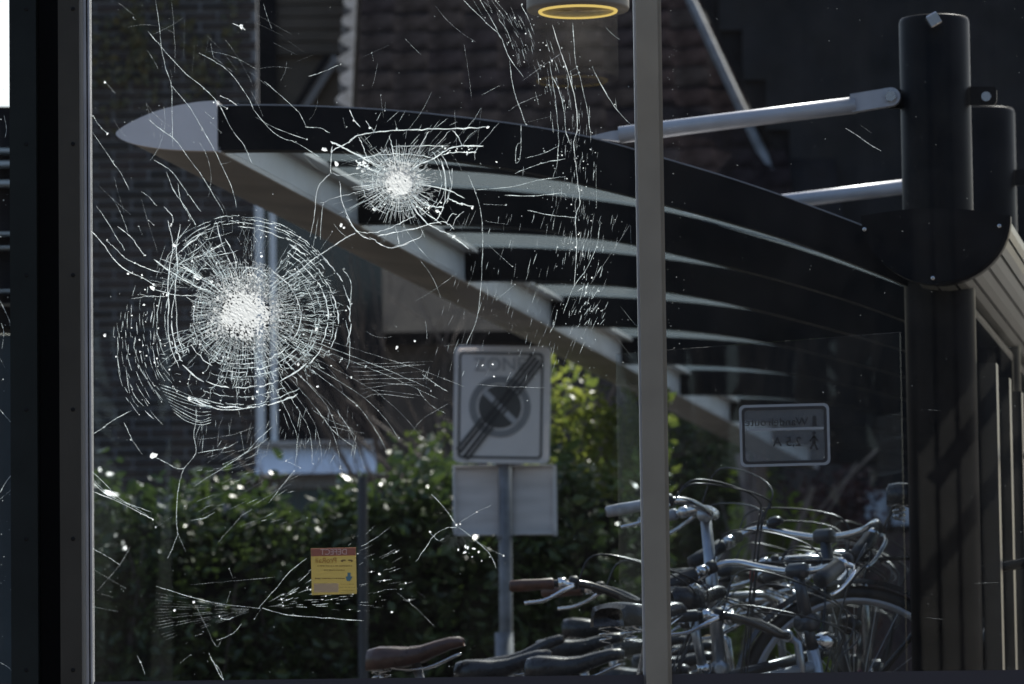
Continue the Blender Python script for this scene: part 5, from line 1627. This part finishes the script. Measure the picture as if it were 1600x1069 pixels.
# bundles of short slivers
st_hi, st_mid, st_lo = Str(), Str(), Str()
def dash(x, y, a, L, w_, st, bend=.0):
    st.path([(x - L / 2 * math.cos(a), y - L / 2 * math.sin(a)), (x, y + bend * L), (x + L / 2 * math.cos(a), y + L / 2 * math.sin(a))], w_)
for _ in range(230):     # band falling from the lamp
    t = cr.random()
    x = 770 + 120 * min(1, t * 2.4) + (18 * t) + cr.gauss(0, 22); y = t * 420
    a = math.radians(58 + 36 * min(1, t * 2)) + cr.gauss(0, .08)
    if t > .8: a = math.radians(100)
    dash(x, y, a, cr.uniform(5, 22), cr.uniform(.8, 1.4), cr.choice((st_mid, st_lo, st_lo)))
    if cr.random() < .25: st_hi.spot(x + cr.gauss(0, 10), y, cr.uniform(.7, 1.6))
for _ in range(150):     # slanting streaks over the black beams
    x, y = cr.uniform(700, 965), cr.uniform(330, 590)
    x = x - (y - 420) * .25
    dash(x, y, math.radians(106) + cr.gauss(0, .10) + (0.12 if x > 880 else 0), cr.uniform(5, 26), cr.uniform(.7, 1.3), cr.choice((st_mid, st_lo, st_lo)))
for _ in range(46):
    x, y = cr.gauss(924, 14), cr.uniform(420, 510)
    dash(x - (y - 450) * .2, y, math.radians(112) + cr.gauss(0, .2), cr.uniform(5, 15), cr.uniform(1, 1.8), st_mid)
    if cr.random() < .4: st_hi.spot(x, y, cr.uniform(.8, 2))
for _ in range(120):     # right fan round the sticker
    t = cr.random()
    a0_ = math.radians(-38 + 40 * cr.random())
    r_ = 25 + 210 * t
    x, y = 405 + r_ * math.cos(a0_), 950 + r_ * math.sin(a0_) * .95
    dash(x, y, a0_ + cr.gauss(0, .10), cr.uniform(5, 24), cr.uniform(.8, 1.5), cr.choice((st_mid, st_lo, st_lo)))
    if cr.random() < .22: st_hi.spot(x, y, cr.uniform(.9, 2.2))
for k in range(16):      # left fan, faint
    a0_ = math.radians(158 + k * 2.2)
    for r_ in (30, 60, 90, 120, 150):
        if cr.random() < .75: dash(405 + r_ * math.cos(a0_), 952 + r_ * math.sin(a0_) * .8, a0_ + math.pi, cr.uniform(14, 34), .8, st_lo)
for k in range(18):      # small star at the edge of the sign
    a0_ = math.radians(40 + k * 5.5); r1, r2 = cr.uniform(12, 22), cr.uniform(30, 48)
    st_lo.path([(713 + r1 * math.cos(a0_), 822 + r1 * math.sin(a0_)), (714 + r2 * math.cos(a0_), 822 + r2 * math.sin(a0_))], 1.0)
for x, y, r_ in ((727, 854, 3.4), (731, 856, 3), (726, 863, 3.6), (740, 857, 4), (748, 862, 2.8), (716, 859, 2.6), (753, 876, 2), (738, 870, 1.8), (672, 831, 2.4), (713, 820, 2.2), (719, 819, 1.8), (745, 800, 1.6), (787, 868, 1.8), (238, 713, 6.5), (242, 712, 5), (593, 897, 3), (303, 941, 2.6), (273, 954, 2.6), (343, 963, 2.2), (377, 42, 4.5), (168, 209, 2.4), (754, 571, 2.2), (770, 569, 2), (772, 588, 2)):
    st_hi.spot(x, y, r_)
for _ in range(26):      # upper arcs and chords between the two stars
    x, y = cr.uniform(560, 760), cr.uniform(180, 240)
    dash(x, y, math.radians(-48) + cr.gauss(0, .2), cr.uniform(10, 30), cr.uniform(.8, 1.3), st_mid)
for _ in range(60):      # lower centre chords
    x, y = cr.uniform(300, 470), cr.uniform(700, 820)
    dash(x, y, math.radians(-24) + cr.gauss(0, .12), cr.uniform(8, 34), cr.uniform(.7, 1.2), cr.choice((st_lo, st_lo, st_mid)))
for _ in range(70):      # tails under the stars
    x = cr.uniform(300, 560)
    dash(x, cr.uniform(640, 720), math.radians(100) + cr.gauss(0, .25), cr.uniform(8, 30), cr.uniform(.8, 1.2), cr.choice((st_lo, st_mid)))
for _ in range(420):     # glass dust
    st_lo.spot(cr.uniform(146, 996), cr.uniform(0, 1056), cr.uniform(.4, 1.1))
for _ in range(130):
    st_mid.spot(cr.uniform(146, 996), cr.uniform(0, 1056), cr.uniform(.5, 1.3))
    st_mid.spot(cr.gauss(890, 40), cr.uniform(0, 600), cr.uniform(.5, 1.4))
st_mid.mb.build('slivers', MC_mid, pane_main, kind='stuff')
st_lo.mb.build('faint_slivers', MC_lo, pane_main, kind='stuff')
st_hi.mb.build('glass_chips', MC_hi, pane_main, kind='stuff')
# scratches and specks on the right pane and the left strip
sp = Str()
for _ in range(230):
    sp.spot(cr.uniform(1042, 1598), cr.uniform(0, 1056), cr.uniform(.4, 1.2))
for _ in range(120):
    sp.spot(1043 + abs(cr.gauss(0, 14)), cr.uniform(0, 1056), cr.uniform(.4, 1.3))
for pts, w_ in (([(1321, 200), (1340, 212), (1358, 225), (1377, 236)], 2.2), ([(1345, 196), (1362, 208)], .9), ([(1450, 640), (1470, 642)], 1.0), ([(1448, 965), (1475, 968)], 1.2), ([(1522, 912), (1560, 910)], .9)):
    sp.path(pts, w_, smooth=3)
sp.mb.build('scratches', MC_lo, pane_r, kind='stuff')
sl = Str()
for pts in ([(0, 640), (8, 650), (19, 662)], [(0, 470), (10, 490), (18, 510)], [(2, 505), (6, 520), (3, 545)], [(0, 770), (10, 752), (20, 740)], [(0, 780), (19, 764)], [(0, 1035), (12, 1042), (20, 1050)], [(6, 180), (10, 200), (8, 215)], [(0, 560), (8, 575)]):
    sl.path(pts, 1.5, smooth=4)
for _ in range(30): sl.spot(cr.uniform(0, 19), cr.uniform(0, 1056), cr.uniform(.6, 1.6))
sl.mb.build('crack_lines', MC_mid, pane_l, kind='stuff')
